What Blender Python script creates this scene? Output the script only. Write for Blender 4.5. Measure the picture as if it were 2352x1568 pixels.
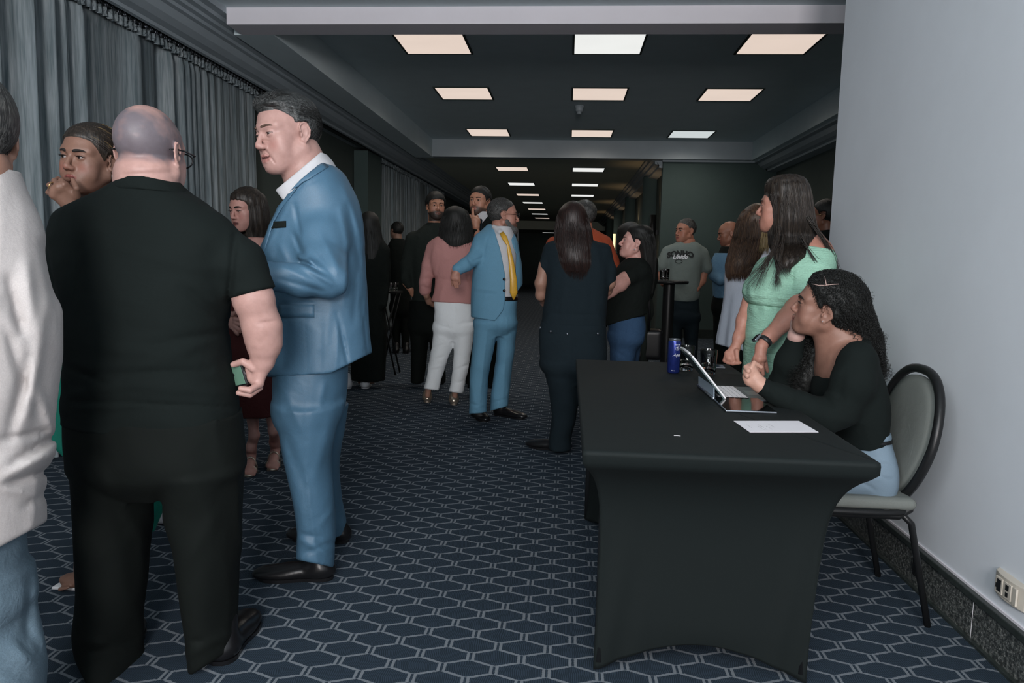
import bpy, math, numpy as np
from mathutils import Matrix, Vector
for o in list(bpy.data.objects): bpy.data.objects.remove(o)
SC=bpy.context.scene; COL=SC.collection
# ---------------------------------------------------------------- camera
F,YAW,PIT,ROL,CH=1662.,.0744,.1127,.0219,1.25
_f=np.array([-math.sin(YAW)*math.cos(PIT),math.cos(YAW)*math.cos(PIT),-math.sin(PIT)])
_r=np.array([math.cos(YAW),math.sin(YAW),0.]); _u=np.cross(_r,_f)
CR=_r*math.cos(ROL)+_u*math.sin(ROL); CU=-_r*math.sin(ROL)+_u*math.cos(ROL); CW=_f
cam=bpy.data.cameras.new('camera'); cam.sensor_width=36; cam.lens=F/2352*36; cam.clip_start=.05; cam.clip_end=200
camo=bpy.data.objects.new('camera',cam); COL.objects.link(camo)
camo.matrix_world=Matrix(((CR[0],CU[0],-CW[0],0),(CR[1],CU[1],-CW[1],0),(CR[2],CU[2],-CW[2],CH),(0,0,0,1)))
SC.camera=camo
# ---------------------------------------------------------------- world, flash, exposure
w=bpy.data.worlds.new('world'); SC.world=w; w.use_nodes=True
w.node_tree.nodes['Background'].inputs[0].default_value=(.42,.62,.68,1); w.node_tree.nodes['Background'].inputs[1].default_value=.03
SC.view_settings.view_transform='Standard'; SC.view_settings.look='None'; SC.view_settings.gamma=1; SC.view_settings.use_curve_mapping=False
SC.view_settings.exposure=0.0
def light(name,kind,loc,power,color,size=None,target=None,parent=None,**k):
    l=bpy.data.lights.new(name,kind); l.energy=power; l.color=color
    if kind=='AREA':
        l.shape='RECTANGLE'; l.size,l.size_y=size
    elif size is not None: l.shadow_soft_size=size
    for a,b in k.items(): setattr(l,a,b)
    o=bpy.data.objects.new(name,l); COL.objects.link(o); o.location=loc
    if target is not None: o.rotation_euler=(Vector(target)-Vector(loc)).to_track_quat('-Z','Y').to_euler()
    if parent: o.parent=parent
    return o
# the photographer's flash, bounced off the wall and ceiling behind the camera (first lamp only)
light('flash','AREA',(.25,-3.2,1.95),205,(1.,.955,.95),(1.0,.8),(-.1,6.,1.9))
light('wall_fill','AREA',(-1.0,-1.3,2.7),122,(.93,.97,1.),(1.8,1.4),(1.3,2.2,1.5))  # added unseen lamp, placed to brighten the right wall

PANEL_W,CORR_W=26,30
# ---------------------------------------------------------------- rays through photo points
def ray(x,y): return CW+CR*(x-1176)/F+CU*(784-y)/F
def atY(x,y,D): r=ray(x,y); return r*(D/r[1])+np.array([0,0,CH])
def atX(x,y,D): r=ray(x,y); return r*(D/r[0])+np.array([0,0,CH])
def atZ(x,y,z): r=ray(x,y); return r*((z-CH)/r[2])+np.array([0,0,CH])

# ---------------------------------------------------------------- objects
def link(o,parent=None):
    COL.objects.link(o)
    if parent is not None: o.parent=parent; o.matrix_parent_inverse=Matrix.Translation(-Vector(parent.location))
    return o
def tag(o,label=None,cat=None,group=None,kind=None):
    if label: o['label']=label
    if cat: o['category']=cat
    if group: o['group']=group
    if kind: o['kind']=kind
    return o
def thing(name,loc,label,cat,group=None):
    o=bpy.data.objects.new(name,None); o.location=loc; o.empty_display_size=.1; COL.objects.link(o)
    return tag(o,label,cat,group)
def npmesh(name,V,Fq,mat,parent=None,smooth=True,col=None,mats=None,mi=None):
    """V (n,3), Fq list of arrays (k,3|4)"""
    if not isinstance(Fq,(list,tuple)): Fq=[Fq]
    Fq=[np.asarray(f,dtype=np.int32) for f in Fq if len(f)]
    me=bpy.data.meshes.new(name)
    V=np.asarray(V,dtype=np.float32)
    me.vertices.add(len(V)); me.vertices.foreach_set('co',V.ravel())
    loops=np.concatenate([f.ravel() for f in Fq]); tot=np.concatenate([np.full(len(f),f.shape[1],np.int32) for f in Fq])
    st=np.concatenate([[0],np.cumsum(tot)[:-1]]).astype(np.int32)
    me.loops.add(len(loops)); me.loops.foreach_set('vertex_index',loops)
    me.polygons.add(len(tot)); me.polygons.foreach_set('loop_start',st); me.polygons.foreach_set('loop_total',tot)
    me.polygons.foreach_set('use_smooth',np.full(len(tot),smooth,bool))
    for m in (mats or [mat]): me.materials.append(m)
    if mi is not None: me.polygons.foreach_set('material_index',np.asarray(mi,np.int32))
    me.update(calc_edges=True); me.validate()
    if col is not None:
        a=me.color_attributes.new('col','FLOAT_COLOR','POINT'); c=np.ones((len(V),4),np.float32); c[:,:3]=col; a.data.foreach_set('color',c.ravel())
    o=bpy.data.objects.new(name,me); return link(o,parent)
class MB:
    """collects simple solids into one mesh"""
    def __init__(s): s.V=[];s.Q=[];s.T=[];s.n=0
    def add(s,V,Q=(),T=()):
        V=np.asarray(V,float); s.V.append(V)
        if len(Q): s.Q.append(np.asarray(Q)+s.n)
        if len(T): s.T.append(np.asarray(T)+s.n)
        s.n+=len(V); return s
    def box(s,lo,hi,R=None,c=None):
        lo=np.array(lo,float);hi=np.array(hi,float)
        V=np.array([[x,y,z] for x in (lo[0],hi[0]) for y in (lo[1],hi[1]) for z in (lo[2],hi[2])])
        if R is not None: c=(lo+hi)/2 if c is None else np.array(c,float); V=(V-c)@np.asarray(R).T+c
        return s.add(V,[[0,1,3,2],[4,6,7,5],[0,4,5,1],[2,3,7,6],[0,2,6,4],[1,5,7,3]])
    def hexa(s,P):  # 8 pts: bottom 4 ccw, top 4 ccw
        return s.add(P,[[3,2,1,0],[4,5,6,7],[0,1,5,4],[1,2,6,5],[2,3,7,6],[3,0,4,7]])
    def lathe(s,prof,c=(0,0,0),n=48,R=None,cap=True):
        prof=np.array(prof,float);a=np.arange(n)*2*math.pi/n
        V=np.stack([np.outer(prof[:,0],np.cos(a)),np.outer(prof[:,0],np.sin(a)),np.repeat(prof[:,1][:,None],n,1)],-1).reshape(-1,3)
        if R is not None: V=V@np.asarray(R).T
        V=V+np.array(c); m=len(prof); Q=[]
        for i in range(m-1):
            for j in range(n): k=(j+1)%n; Q.append([i*n+j,i*n+k,(i+1)*n+k,(i+1)*n+j])
        base=s.n; s.add(V,Q)
        if cap:
            for r,fl in ((0,1),(m-1,0)):
                if prof[r,0]>1e-5:
                    cc=V[r*n:(r+1)*n].mean(0); T=[[0,(1+(j+1)%n),(1+j)] if fl else [0,1+j,1+(j+1)%n] for j in range(n)]
                    s.add(np.vstack([cc,V[r*n:(r+1)*n]]),(),T)
        return s
    def tube(s,P,r,n=8,closed=False,flat=None):
        P=np.array(P,float); m=len(P); r=np.broadcast_to(np.array(r,float),(m,))
        if closed: Tn=np.roll(P,-1,0)-np.roll(P,1,0)
        else: Tn=np.gradient(P,axis=0)
        Tn/=np.linalg.norm(Tn,axis=1)[:,None]+1e-12
        up=np.array([0,0,1.]) if abs(Tn[:,2]).mean()<.8 else np.array([1.,0,0])
        N=[];v=up
        for t in Tn:
            v=v-t*(v@t); L=np.linalg.norm(v); v=v/L if L>1e-6 else np.array([0,1.,0]); N.append(v)
        N=np.array(N);B=np.cross(Tn,N); a=np.arange(n)*2*math.pi/n
        fl=1 if flat is None else flat
        V=(P[:,None]+r[:,None,None]*(np.cos(a)[None,:,None]*N[:,None]+fl*np.sin(a)[None,:,None]*B[:,None])).reshape(-1,3)
        Q=[]
        for i in range(m if closed else m-1):
            ii=(i+1)%m
            for j in range(n): k=(j+1)%n; Q.append([i*n+j,i*n+k,ii*n+k,ii*n+j])
        T=[]
        if not closed:
            V=np.vstack([V,P[0],P[-1]])
            for j in range(n): k=(j+1)%n; T+= [[m*n,k,j],[m*n+1,(m-1)*n+j,(m-1)*n+k]]
        return s.add(V,Q,T)
    def grid(s,G):  # G (a,b,3) open surface
        a,b=G.shape[:2]; i,j=np.meshgrid(np.arange(a-1),np.arange(b-1),indexing='ij'); k=(i*b+j).ravel()
        return s.add(G.reshape(-1,3),np.stack([k,k+b,k+b+1,k+1],-1))
    def prism(s,poly,axis,lo,hi):
        """2D polygon (ccw) extruded along an axis 'x','y','z'"""
        poly=np.array(poly,float);n=len(poly)
        def mk(t):
            if axis=='y': return np.stack([poly[:,0],np.full(n,t),poly[:,1]],-1)
            if axis=='x': return np.stack([np.full(n,t),poly[:,0],poly[:,1]],-1)
            return np.stack([poly[:,0],poly[:,1],np.full(n,t)],-1)
        V=np.vstack([mk(lo),mk(hi)]); s.add(V,[[j,(j+1)%n,n+(j+1)%n,n+j] for j in range(n)])
        for t in (lo,hi):
            P=mk(t); s.add(np.vstack([P.mean(0),P]),(),[[0,1+j,1+(j+1)%n] for j in range(n)])
        return s
    def build(s,name,mat,parent=None,smooth=False,bevel=0,seg=2,auto=None):
        V=np.vstack(s.V); fs=[]
        if s.Q: fs.append(np.vstack(s.Q))
        if s.T: fs.append(np.vstack(s.T))
        o=npmesh(name,V,fs,mat,parent,smooth)
        if bevel: 
            b=o.modifiers.new('bevel','BEVEL'); b.width=bevel; b.segments=seg; b.limit_method='ANGLE'
        if auto:
            me=o.data
            me.polygons.foreach_set('use_smooth',np.ones(len(me.polygons),bool))
            import bmesh
            bm=bmesh.new(); bm.from_mesh(me); bmesh.ops.remove_doubles(bm,verts=bm.verts,dist=1e-5); bmesh.ops.recalc_face_normals(bm,faces=bm.faces)
            for e in bm.edges:
                if len(e.link_faces)==2 and e.calc_face_angle()>auto: e.smooth=False
            bm.to_mesh(me); bm.free()
        return o
def txt(name,body,size,loc,R,mat,parent,ext=.0004,shear=0,align='CENTER',bend=None,bold=0):
    c=bpy.data.curves.new(name,'FONT'); c.body=body; c.size=size; c.extrude=ext; c.align_x=align; c.align_y='CENTER'; c.shear=shear; c.resolution_u=4; c.offset=bold
    o=bpy.data.objects.new(name,c); COL.objects.link(o)
    dg=bpy.context.evaluated_depsgraph_get(); me=bpy.data.meshes.new_from_object(o.evaluated_get(dg)); bpy.data.objects.remove(o)
    V=np.empty(len(me.vertices)*3,np.float32); me.vertices.foreach_get('co',V); V=V.reshape(-1,3).astype(float)
    if bend: 
        a=V[:,0]/bend; r=bend+V[:,2]; V=np.stack([np.sin(a)*r,V[:,1],np.cos(a)*r-bend],-1)
    V=V@np.asarray(R).T+np.array(loc); me.vertices.foreach_set('co',V.astype(np.float32).ravel()); me.materials.clear(); me.materials.append(mat); me.update()
    o=bpy.data.objects.new(name,me); return link(o,parent)
# ---------------------------------------------------------------- materials
def lin(c):
    c=np.array(c,float)/255; return np.where(c<=.04045,c/12.92,((c+.055)/1.055)**2.4)
class NT:
    def __init__(s,name):
        s.m=bpy.data.materials.new(name); s.m.use_nodes=True; s.t=s.m.node_tree; s.b=s.t.nodes['Principled BSDF']; s.out=s.t.nodes['Material Output']
    def n(s,t,**k):
        x=s.t.nodes.new('ShaderNode'+t)
        for a,b in k.items(): setattr(x,a,b)
        return x
    def l(s,a,b): s.t.links.new(a,b)
    def v(s,x,sock):
        if isinstance(x,(int,float)): sock.default_value=x
        elif isinstance(x,(tuple,list)): sock.default_value=x
        else: s.l(x,sock)
    def math(s,op,a,b=None,c=None,clamp=False):
        x=s.n('Math',operation=op,use_clamp=clamp); s.v(a,x.inputs[0])
        if b is not None: s.v(b,x.inputs[1])
        if c is not None: s.v(c,x.inputs[2])
        return x.outputs[0]
    def mix(s,f,a,b):
        x=s.n('Mix',data_type='RGBA'); s.v(f,x.inputs[0]); s.v(a,x.inputs[6]); s.v(b,x.inputs[7]); return x.outputs[2]
    def obj(s,scale=(1,1,1)):
        c=s.n('TexCoord'); m=s.n('Mapping'); s.l(c.outputs['Object'],m.inputs[0]); m.inputs['Scale'].default_value=scale; return m.outputs[0]
    def noise(s,scale,detail=3,rough=.5,vec=None,dist=0):
        x=s.n('TexNoise'); x.inputs['Scale'].default_value=scale; x.inputs['Detail'].default_value=detail; x.inputs['Roughness'].default_value=rough; x.inputs['Distortion'].default_value=dist
        if vec is not None: s.l(vec,x.inputs['Vector'])
        return x.outputs['Fac']
    def ramp(s,f,p0,p1):
        x=s.n('MapRange'); s.v(f,x.inputs[0]); x.inputs[1].default_value=p0; x.inputs[2].default_value=p1; return x.outputs[0]
    def bump(s,h,strength,dist=.01):
        x=s.n('Bump'); x.inputs['Strength'].default_value=strength; x.inputs['Distance'].default_value=dist; s.l(h,x.inputs['Height']); s.l(x.outputs[0],s.b.inputs['Normal'])
def c4(c): return (float(c[0]),float(c[1]),float(c[2]),1.)
def plain(name,rgb,rough=.6,metal=0,spec=.5,var=0,vscale=4,bump=0,bscale=300,bdist=.001,stretch=(1,1,1),coat=0,emit=None,es=1,alpha=None,trans=0,ior=1.45,sheen=0):
    """rgb = albedo given in sRGB 0..255"""
    t=NT(name); c=lin(rgb); b=t.b
    b.inputs['Base Color'].default_value=c4(c); b.inputs['Roughness'].default_value=rough; b.inputs['Metallic'].default_value=metal
    b.inputs['Specular IOR Level'].default_value=spec; b.inputs['IOR'].default_value=ior
    if var:
        f=t.noise(vscale,4,.6,t.obj(stretch)); f=t.ramp(f,.3,.7)
        t.l(t.mix(f,c4(c*(1-var)),c4(np.minimum(c*(1+var),1))),b.inputs['Base Color'])
    if bump: t.bump(t.noise(bscale,3,.6,t.obj(stretch)),bump,bdist)
    if coat: b.inputs['Coat Weight'].default_value=coat
    if sheen: b.inputs['Sheen Weight'].default_value=sheen; b.inputs['Sheen Roughness'].default_value=.5
    if emit is not None: b.inputs['Emission Color'].default_value=c4(lin(emit)); b.inputs['Emission Strength'].default_value=es
    if trans: b.inputs['Transmission Weight'].default_value=trans
    return t.m
def cloth(name,rgb,weave=.35,var=.12,rough=.85,scale=900,spec=.2,sheen=.0,wr=0.15,wscale=14,stretch=(1,1,1)):
    t=NT(name); c=lin(rgb); b=t.b; b.inputs['Roughness'].default_value=rough; b.inputs['Specular IOR Level'].default_value=spec
    if sheen: b.inputs['Sheen Weight'].default_value=sheen
    v=t.obj(stretch); f1=t.noise(scale*.35,2,.7,t.obj((1,1,4))); f2=t.noise(scale*.35,2,.7,t.obj((4,4,.7)))
    f=t.math('ADD',f1,f2); f=t.ramp(f,.75,1.25)
    t.l(t.mix(f,c4(c*(1-var)),c4(np.minimum(c*(1+var),1))),b.inputs['Base Color'])
    w_=t.noise(wscale,4,.55,v,1.2); h=t.math('ADD',t.math('MULTIPLY',w_,wr*20),t.math('MULTIPLY',f,weave*.05))
    t.bump(h,.5,.006)
    return t.m
def attrmat(name,rough=.5,spec=.4,bump=.15,bscale=220,sss=0):
    t=NT(name); a=t.n('Attribute',attribute_name='col'); b=t.b
    n1=t.noise(38,4,.6,t.obj()); f=t.ramp(n1,.25,.75)
    mul=t.n('Mix',data_type='RGBA',blend_type='MULTIPLY'); mul.inputs[0].default_value=1; t.l(a.outputs['Color'],mul.inputs[6]); t.l(t.mix(f,(.88,.84,.83,1),(1.08,1.06,1.05,1)),mul.inputs[7])
    t.l(mul.outputs[2],b.inputs['Base Color']); b.inputs['Roughness'].default_value=rough; b.inputs['Specular IOR Level'].default_value=spec
    if sss: b.inputs['Subsurface Weight'].default_value=sss; b.inputs['Subsurface Radius'].default_value=(.01,.004,.002); b.inputs['Subsurface Scale'].default_value=.5
    t.bump(t.noise(bscale,3,.6,t.obj()),bump,.002)
    return t.m
def hairmat(name,rgb,rgb2=None,rough=.45,stretch=(160,160,6)):
    t=NT(name); b=t.b; c=lin(rgb); c2=lin(rgb2) if rgb2 is not None else c*1.6
    f=t.noise(1,4,.6,t.obj(stretch)); f=t.ramp(f,.42,.7); t.l(t.mix(f,c4(c),c4(c2)),b.inputs['Base Color']); b.inputs['Roughness'].default_value=rough; b.inputs['Specular IOR Level'].default_value=.45
    t.bump(t.noise(1,4,.6,t.obj(stretch)),.5,.004)
    return t.m
def carpet():
    t=NT('patterned carpet'); c=t.n('TexCoord'); sp=t.n('SeparateXYZ'); 
    wn=t.n('TexNoise'); wn.inputs['Scale'].default_value=260; wn.inputs['Detail'].default_value=2; t.l(c.outputs['Object'],wn.inputs['Vector'])
    off=t.n('VectorMath',operation='MULTIPLY_ADD'); t.l(wn.outputs['Color'],off.inputs[0]); off.inputs[1].default_value=(.0065,.0065,0); t.l(c.outputs['Object'],off.inputs[2])
    t.l(off.outputs[0],sp.inputs[0]); X,Yc=sp.outputs[0],sp.outputs[1]
    cc,Ry,A,x0,y0=.0805,.0688,.0315,.0525+.00325,2.70+.00325
    m=t.math('PINGPONG',t.math('SUBTRACT',X,x0),cc); tt=t.math('DIVIDE',t.math('PINGPONG',t.math('SUBTRACT',Yc,y0),Ry),Ry)
    T0=t.math('DIVIDE',t.math('SUBTRACT',tt,.5),.19); T=t.math('MAXIMUM',t.math('MINIMUM',T0,1.),-1.)
    d=t.math('ABSOLUTE',t.math('SUBTRACT',m,t.math('ADD',t.math('MULTIPLY',T,A),cc/2)))
    sl=t.math('LESS_THAN',t.math('ABSOLUTE',T0),1.); wd=t.math('ADD',.0046,t.math('MULTIPLY',sl,.0085))
    line=t.math('SUBTRACT',1.,t.math('MULTIPLY',t.math('SUBTRACT',t.math('DIVIDE',d,wd),.85),3.3,clamp=True),clamp=True)
    # carved rib texture inside the cells
    rib=t.n('TexWave',wave_type='BANDS'); rib.inputs['Scale'].default_value=55; rib.inputs['Distortion'].default_value=14; rib.inputs['Detail'].default_value=1; rib.inputs['Detail Scale'].default_value=.25
    t.l(c.outputs['Object'],rib.inputs['Vector'])
    pile=t.noise(700,2,.8,c.outputs['Object']); base=t.mix(t.ramp(rib.outputs['Fac'],0,1),c4(lin((42,52,62))),c4(lin((66,80,94))))
    base=t.mix(t.math('MULTIPLY',t.ramp(pile,.35,.65),.6),base,c4(lin((30,38,46))))
    lc=t.mix(t.ramp(pile,.3,.7),c4(lin((88,96,104))),c4(lin((148,154,160))))
    t.l(t.mix(line,base,lc),t.b.inputs['Base Color']); t.b.inputs['Roughness'].default_value=.95; t.b.inputs['Specular IOR Level'].default_value=.1
    t.bump(t.math('ADD',pile,t.math('MULTIPLY',rib.outputs['Fac'],.35)),.55,.004)
    return t.m
def marble(name):
    t=NT(name); n1=t.noise(70,5,.75,t.obj()); n2=t.noise(160,3,.7,t.obj()); f=t.ramp(n1,.42,.55); f2=t.ramp(n2,.5,.6)
    t.l(t.mix(t.math('MULTIPLY',f,.9),t.mix(f2,c4(lin((96,100,98))),c4(lin((150,150,144)))),c4(lin((38,42,42)))),t.b.inputs['Base Color']); t.b.inputs['Roughness'].default_value=.35
    return t.m
M={}
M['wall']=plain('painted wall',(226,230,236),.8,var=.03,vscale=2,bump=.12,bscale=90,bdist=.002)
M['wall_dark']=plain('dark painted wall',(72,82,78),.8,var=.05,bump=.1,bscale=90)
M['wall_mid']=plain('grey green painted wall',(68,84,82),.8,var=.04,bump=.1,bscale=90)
M['ceil']=plain('painted ceiling',(206,220,224),.85,var=.03,bump=.1,bscale=60)
M['ceil2']=plain('corridor ceiling paint',(190,194,178),.85,var=.03)
M['beam']=plain('white beam paint',(222,218,224),.7,var=.02,bump=.1,bscale=60)
M['molding']=plain('grey moulding paint',(160,170,176),.5,var=.04)
M['carpet']=carpet()
M['marble']=marble('speckled granite'); M['marble_dark']=plain('dark granite edge',(48,54,52),.35,var=.3,vscale=40)
def curtainmat():
    t=NT('sheer curtain'); b=t.b; f=t.noise(3,5,.6,t.obj((1,1,.15)),.8); f=t.ramp(f,.3,.7)
    g=t.noise(40,3,.7,t.obj((1,1,.05)))
    cbase=t.mix(f,c4(lin((132,144,150))),c4(lin((160,166,168))))
    t.l(t.mix(t.ramp(g,.35,.65),cbase,c4(lin((102,114,118)))),b.inputs['Base Color']); b.inputs['Roughness'].default_value=.9; b.inputs['Specular IOR Level'].default_value=.1
    t.bump(t.noise(160,3,.6,t.obj((1,1,.1))),.3,.003)
    return t.m
M['curtain']=curtainmat()
M['black']=plain('black plastic',(30,32,34),.45)
M['blackmetal']=plain('black lacquered metal',(26,27,28),.38,spec=.4)
M['gloss']=plain('glass screen',(12,13,14),.08,spec=.6)
M['white']=plain('white plastic',(224,222,224),.45)
M['cream']=plain('cream plastic',(196,188,176),.45)
M['silver']=plain('brushed aluminium',(150,156,164),.32,metal=.9)
M['paper']=plain('paper',(232,228,232),.8)
M['ink']=plain('pencil grey ink',(150,146,150),.8)
M['blackink']=plain('black print',(34,36,36),.8)
M['whiteink']=plain('white print',(226,226,230),.6)
M['spandex']=cloth('black stretch tablecloth',(14,22,22),.2,.06,.78,scale=1500,spec=.3,wr=.02,wscale=5)
M['gold']=plain('gold metal',(206,176,120),.3,metal=.9)
M['eye']=None
def glassmat(name,tint=(1,1,1)):
    t=NT(name); b=t.b; b.inputs['Base Color'].default_value=(*tint,1); b.inputs['Roughness'].default_value=.02; b.inputs['Transmission Weight'].default_value=1; b.inputs['IOR'].default_value=1.45
    return t.m
M['glass']=glassmat('clear glass'); M['water']=glassmat('water',(.97,1,1))
def lamp(name,rgb,s):
    t=NT(name); b=t.b; b.inputs['Base Color'].default_value=(.6,.6,.58,1); b.inputs['Emission Color'].default_value=c4(lin(rgb))
    f=t.noise(1.6,3,.6,t.obj((1,3,1))); t.l(t.math('MULTIPLY',t.math('ADD',t.math('MULTIPLY',f,.14),.93),s),b.inputs['Emission Strength']); return t.m
M['lampwarm']=lamp('warm light diffuser',(238,218,204),.88); M['lampwhite']=lamp('white light diffuser',(238,239,236),.98); M['lampcool']=lamp('cool light diffuser',(205,212,212),.95)
# ---------------------------------------------------------------- implicit surfaces
RNG=np.random.default_rng(7)
def smin(a,b,k):
    if k<=0: return np.minimum(a,b)
    h=np.maximum(k-np.abs(a-b),0)/k; return np.minimum(a,b)-h*h*k*.25
def smax(a,b,k): return -smin(-a,-b,k)
class Pr:
    """distance function with bounds"""
    def __init__(s,fn,lo,hi): s.fn=fn; s.lo=np.array(lo,float); s.hi=np.array(hi,float)
    def __call__(s,P): return s.fn(P)
def cone(a,b,ra,rb):
    a=np.array(a,float);b=np.array(b,float);ba=b-a;L=max(ba@ba,1e-12)
    def f(P):
        q=P-a; t=np.clip(q@ba/L,0,1); return np.linalg.norm(q-t[:,None]*ba,axis=1)-(ra+(rb-ra)*t)
    r=max(ra,rb); return Pr(f,np.minimum(a,b)-r,np.maximum(a,b)+r)
def ell(c,r,R=None):
    c=np.array(c,float);r=np.array(r,float)
    def f(P):
        q=P-c
        if R is not None: q=q@R
        k0=np.linalg.norm(q/r,axis=1);k1=np.linalg.norm(q/r**2,axis=1); return k0*(k0-1)/(k1+1e-9)
    m=r.max() if R is not None else r; return Pr(f,c-m,c+m)
def rbox(c,h,r,R=None):
    c=np.array(c,float);h=np.array(h,float)
    def f(P):
        q=P-c
        if R is not None: q=q@R
        q=np.abs(q)-(h-r); return np.linalg.norm(np.maximum(q,0),axis=1)+np.minimum(q.max(1),0)-r
    m=np.linalg.norm(h) if R is not None else h; return Pr(f,c-m,c+m)
def U(prs,k=0.):
    lo=np.min([p.lo for p in prs],0);hi=np.max([p.hi for p in prs],0)
    def f(P):
        d=prs[0](P)
        for p in prs[1:]:
            m=.035+k; 
            s=np.all((P>p.lo-m)&(P<p.hi+m),axis=1)
            if s.all(): d=smin(d,p(P),k)
            elif s.any():
                d=d.copy(); d[s]=smin(d[s],p(P[s]),k)
        return d
    # first primitive is evaluated everywhere so far field stays positive
    return Pr(f,lo,hi)
def sub(a,b,k=0.): return Pr(lambda P:smax(a(P),-b(P),k),a.lo,a.hi)
def inter(a,b,k=0.): return Pr(lambda P:smax(a(P),b(P),k),a.lo,a.hi)
def grow(a,t): return Pr(lambda P:a(P)-t,a.lo-t,a.hi+t)
def disp(a,g,m=.02): return Pr(lambda P:a(P)-g(P),a.lo-m,a.hi+m)
def plane(n,p):
    """keeps the side the normal points away from"""
    n=np.array(n,float);n/=np.linalg.norm(n);p=np.array(p,float); return Pr(lambda P:(P-p)@n,[-9]*3,[9]*3)
def spline(xs,ys,q):
    """monotone-ish cubic through (xs,ys)"""
    xs=np.array(xs,float);ys=np.array(ys,float)
    if len(xs)<3: return np.interp(q,xs,ys)
    d=np.diff(ys)/np.diff(xs); m=np.empty(len(xs)); m[1:-1]=(d[1:]+d[:-1])/2; m[0]=d[0];m[-1]=d[-1]
    q=np.clip(q,xs[0],xs[-1]); i=np.clip(np.searchsorted(xs,q)-1,0,len(xs)-2); h=xs[i+1]-xs[i]; t=(q-xs[i])/h
    return (2*t**3-3*t**2+1)*ys[i]+(t**3-2*t**2+t)*h*m[i]+(-2*t**3+3*t**2)*ys[i+1]+(t**3-t**2)*h*m[i+1]
def surfnet(fn,lo,hi,h,K=4):
    lo=np.array(lo)-2.5*h; n=np.ceil((np.array(hi)+2.5*h-lo)/(h*K)).astype(int)
    ax=[lo[i]+(np.arange(n[i])+.5)*K*h-.5*h for i in range(3)]
    G=np.stack(np.meshgrid(*ax,indexing='ij'),-1).reshape(-1,3)
    c=np.concatenate([fn(G[i:i+200000]) for i in range(0,len(G),200000)]).reshape(n)
    V=np.repeat(np.repeat(np.repeat(c,K,0),K,1),K,2).astype(np.float32)
    near=np.abs(c)<K*h*1.9+.004
    mask=np.repeat(np.repeat(np.repeat(near,K,0),K,1),K,2); idx=np.argwhere(mask)
    for i in range(0,len(idx),300000):
        k=idx[i:i+300000]; V[k[:,0],k[:,1],k[:,2]]=fn(lo+k*h)
    V[0]=1;V[-1]=1;V[:,0]=1;V[:,-1]=1;V[:,:,0]=1;V[:,:,-1]=1
    S=V<0; s8=np.zeros(np.array(S.shape)-1,np.uint8)
    for i in (0,1):
        for j in (0,1):
            for k in (0,1): s8+=S[i:S.shape[0]-1+i,j:S.shape[1]-1+j,k:S.shape[2]-1+k]
    act=(s8>0)&(s8<8); C=np.argwhere(act); num=np.full(act.shape,-1,np.int32); num[act]=np.arange(len(C))
    pos=np.zeros((len(C),3));cnt=np.zeros(len(C)); x,y,z=C.T
    for a in range(3):
        for o1 in (0,1):
            for o2 in (0,1):
                o=[0,0,0]; b=[i for i in range(3) if i!=a]; o[b[0]]=o1;o[b[1]]=o2; e=list(o); e[a]=1
                v0=V[x+o[0],y+o[1],z+o[2]];v1=V[x+e[0],y+e[1],z+e[2]]; cr=(v0<0)!=(v1<0)
                t=np.where(cr,v0/(v0-v1+1e-20),0); p=np.tile(np.array(o,float),(len(C),1)); p[:,a]=t
                pos+=p*cr[:,None];cnt+=cr
    W=lo+(C+pos/cnt[:,None])*h; Q=[]
    for a in range(3):
        b,cx=[(1,2),(2,0),(0,1)][a]
        s0=[slice(1,None)]*3;s1=[slice(1,None)]*3; s0[a]=slice(0,-1); s1[a]=slice(1,None)
        A=S[tuple(s0)];B=S[tuple(s1)]; e=np.argwhere(A!=B); fl=A[tuple(e.T)]
        base=e.copy(); 
        for d in range(3):
            if d!=a: base[:,d]+=1
        def cell(db,dc):
            q=base.copy(); q[:,b]-=db; q[:,cx]-=dc
            ok=np.all((q>=0)&(q<np.array(num.shape)),axis=1); r=np.full(len(q),-1); r[ok]=num[tuple(q[ok].T)]; return r
        q=np.stack([cell(1,1),cell(0,1),cell(0,0),cell(1,0)],-1); q=np.where(fl[:,None],q,q[:,::-1]); Q.append(q[(q>=0).all(1)])
    return W,np.vstack(Q).astype(np.int32)
def shell(p,h,smooth=1):
    V,Q=surfnet(p,p.lo,p.hi,h)
    for _ in range(smooth):
        A=np.zeros_like(V);n=np.zeros(len(V))
        for i in range(4):
            np.add.at(A,Q[:,i],V[Q[:,(i+1)%4]]);np.add.at(n,Q[:,i],1)
        V=V*.5+.5*A/np.maximum(n,1)[:,None]
    return V,Q
def join(parts):
    V=[];Q=[];n=0
    for v,q in parts: V.append(v);Q.append(q+n);n+=len(v)
    return np.vstack(V),np.vstack(Q)
def n3(P,s,seed=0):
    """cheap smooth noise, about -1..1"""
    r=np.random.default_rng(seed); o=0
    for i in range(4):
        d=r.normal(size=3);d/=np.linalg.norm(d); d2=r.normal(size=3);d2/=np.linalg.norm(d2)
        f=s*(1+.6*i); o=o+np.sin(P@d*f+r.uniform(0,6)+1.3*np.sin(P@d2*f*.7+r.uniform(0,6)))/(1+.35*i)
    return o/2.3
def folds(amp,s,stretch=(1,1,1),seed=0):
    st=np.array(stretch,float)
    def g(P):
        v=n3(P*st,s,seed); return amp*(1-np.abs(v)*1.6)
    return g
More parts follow.
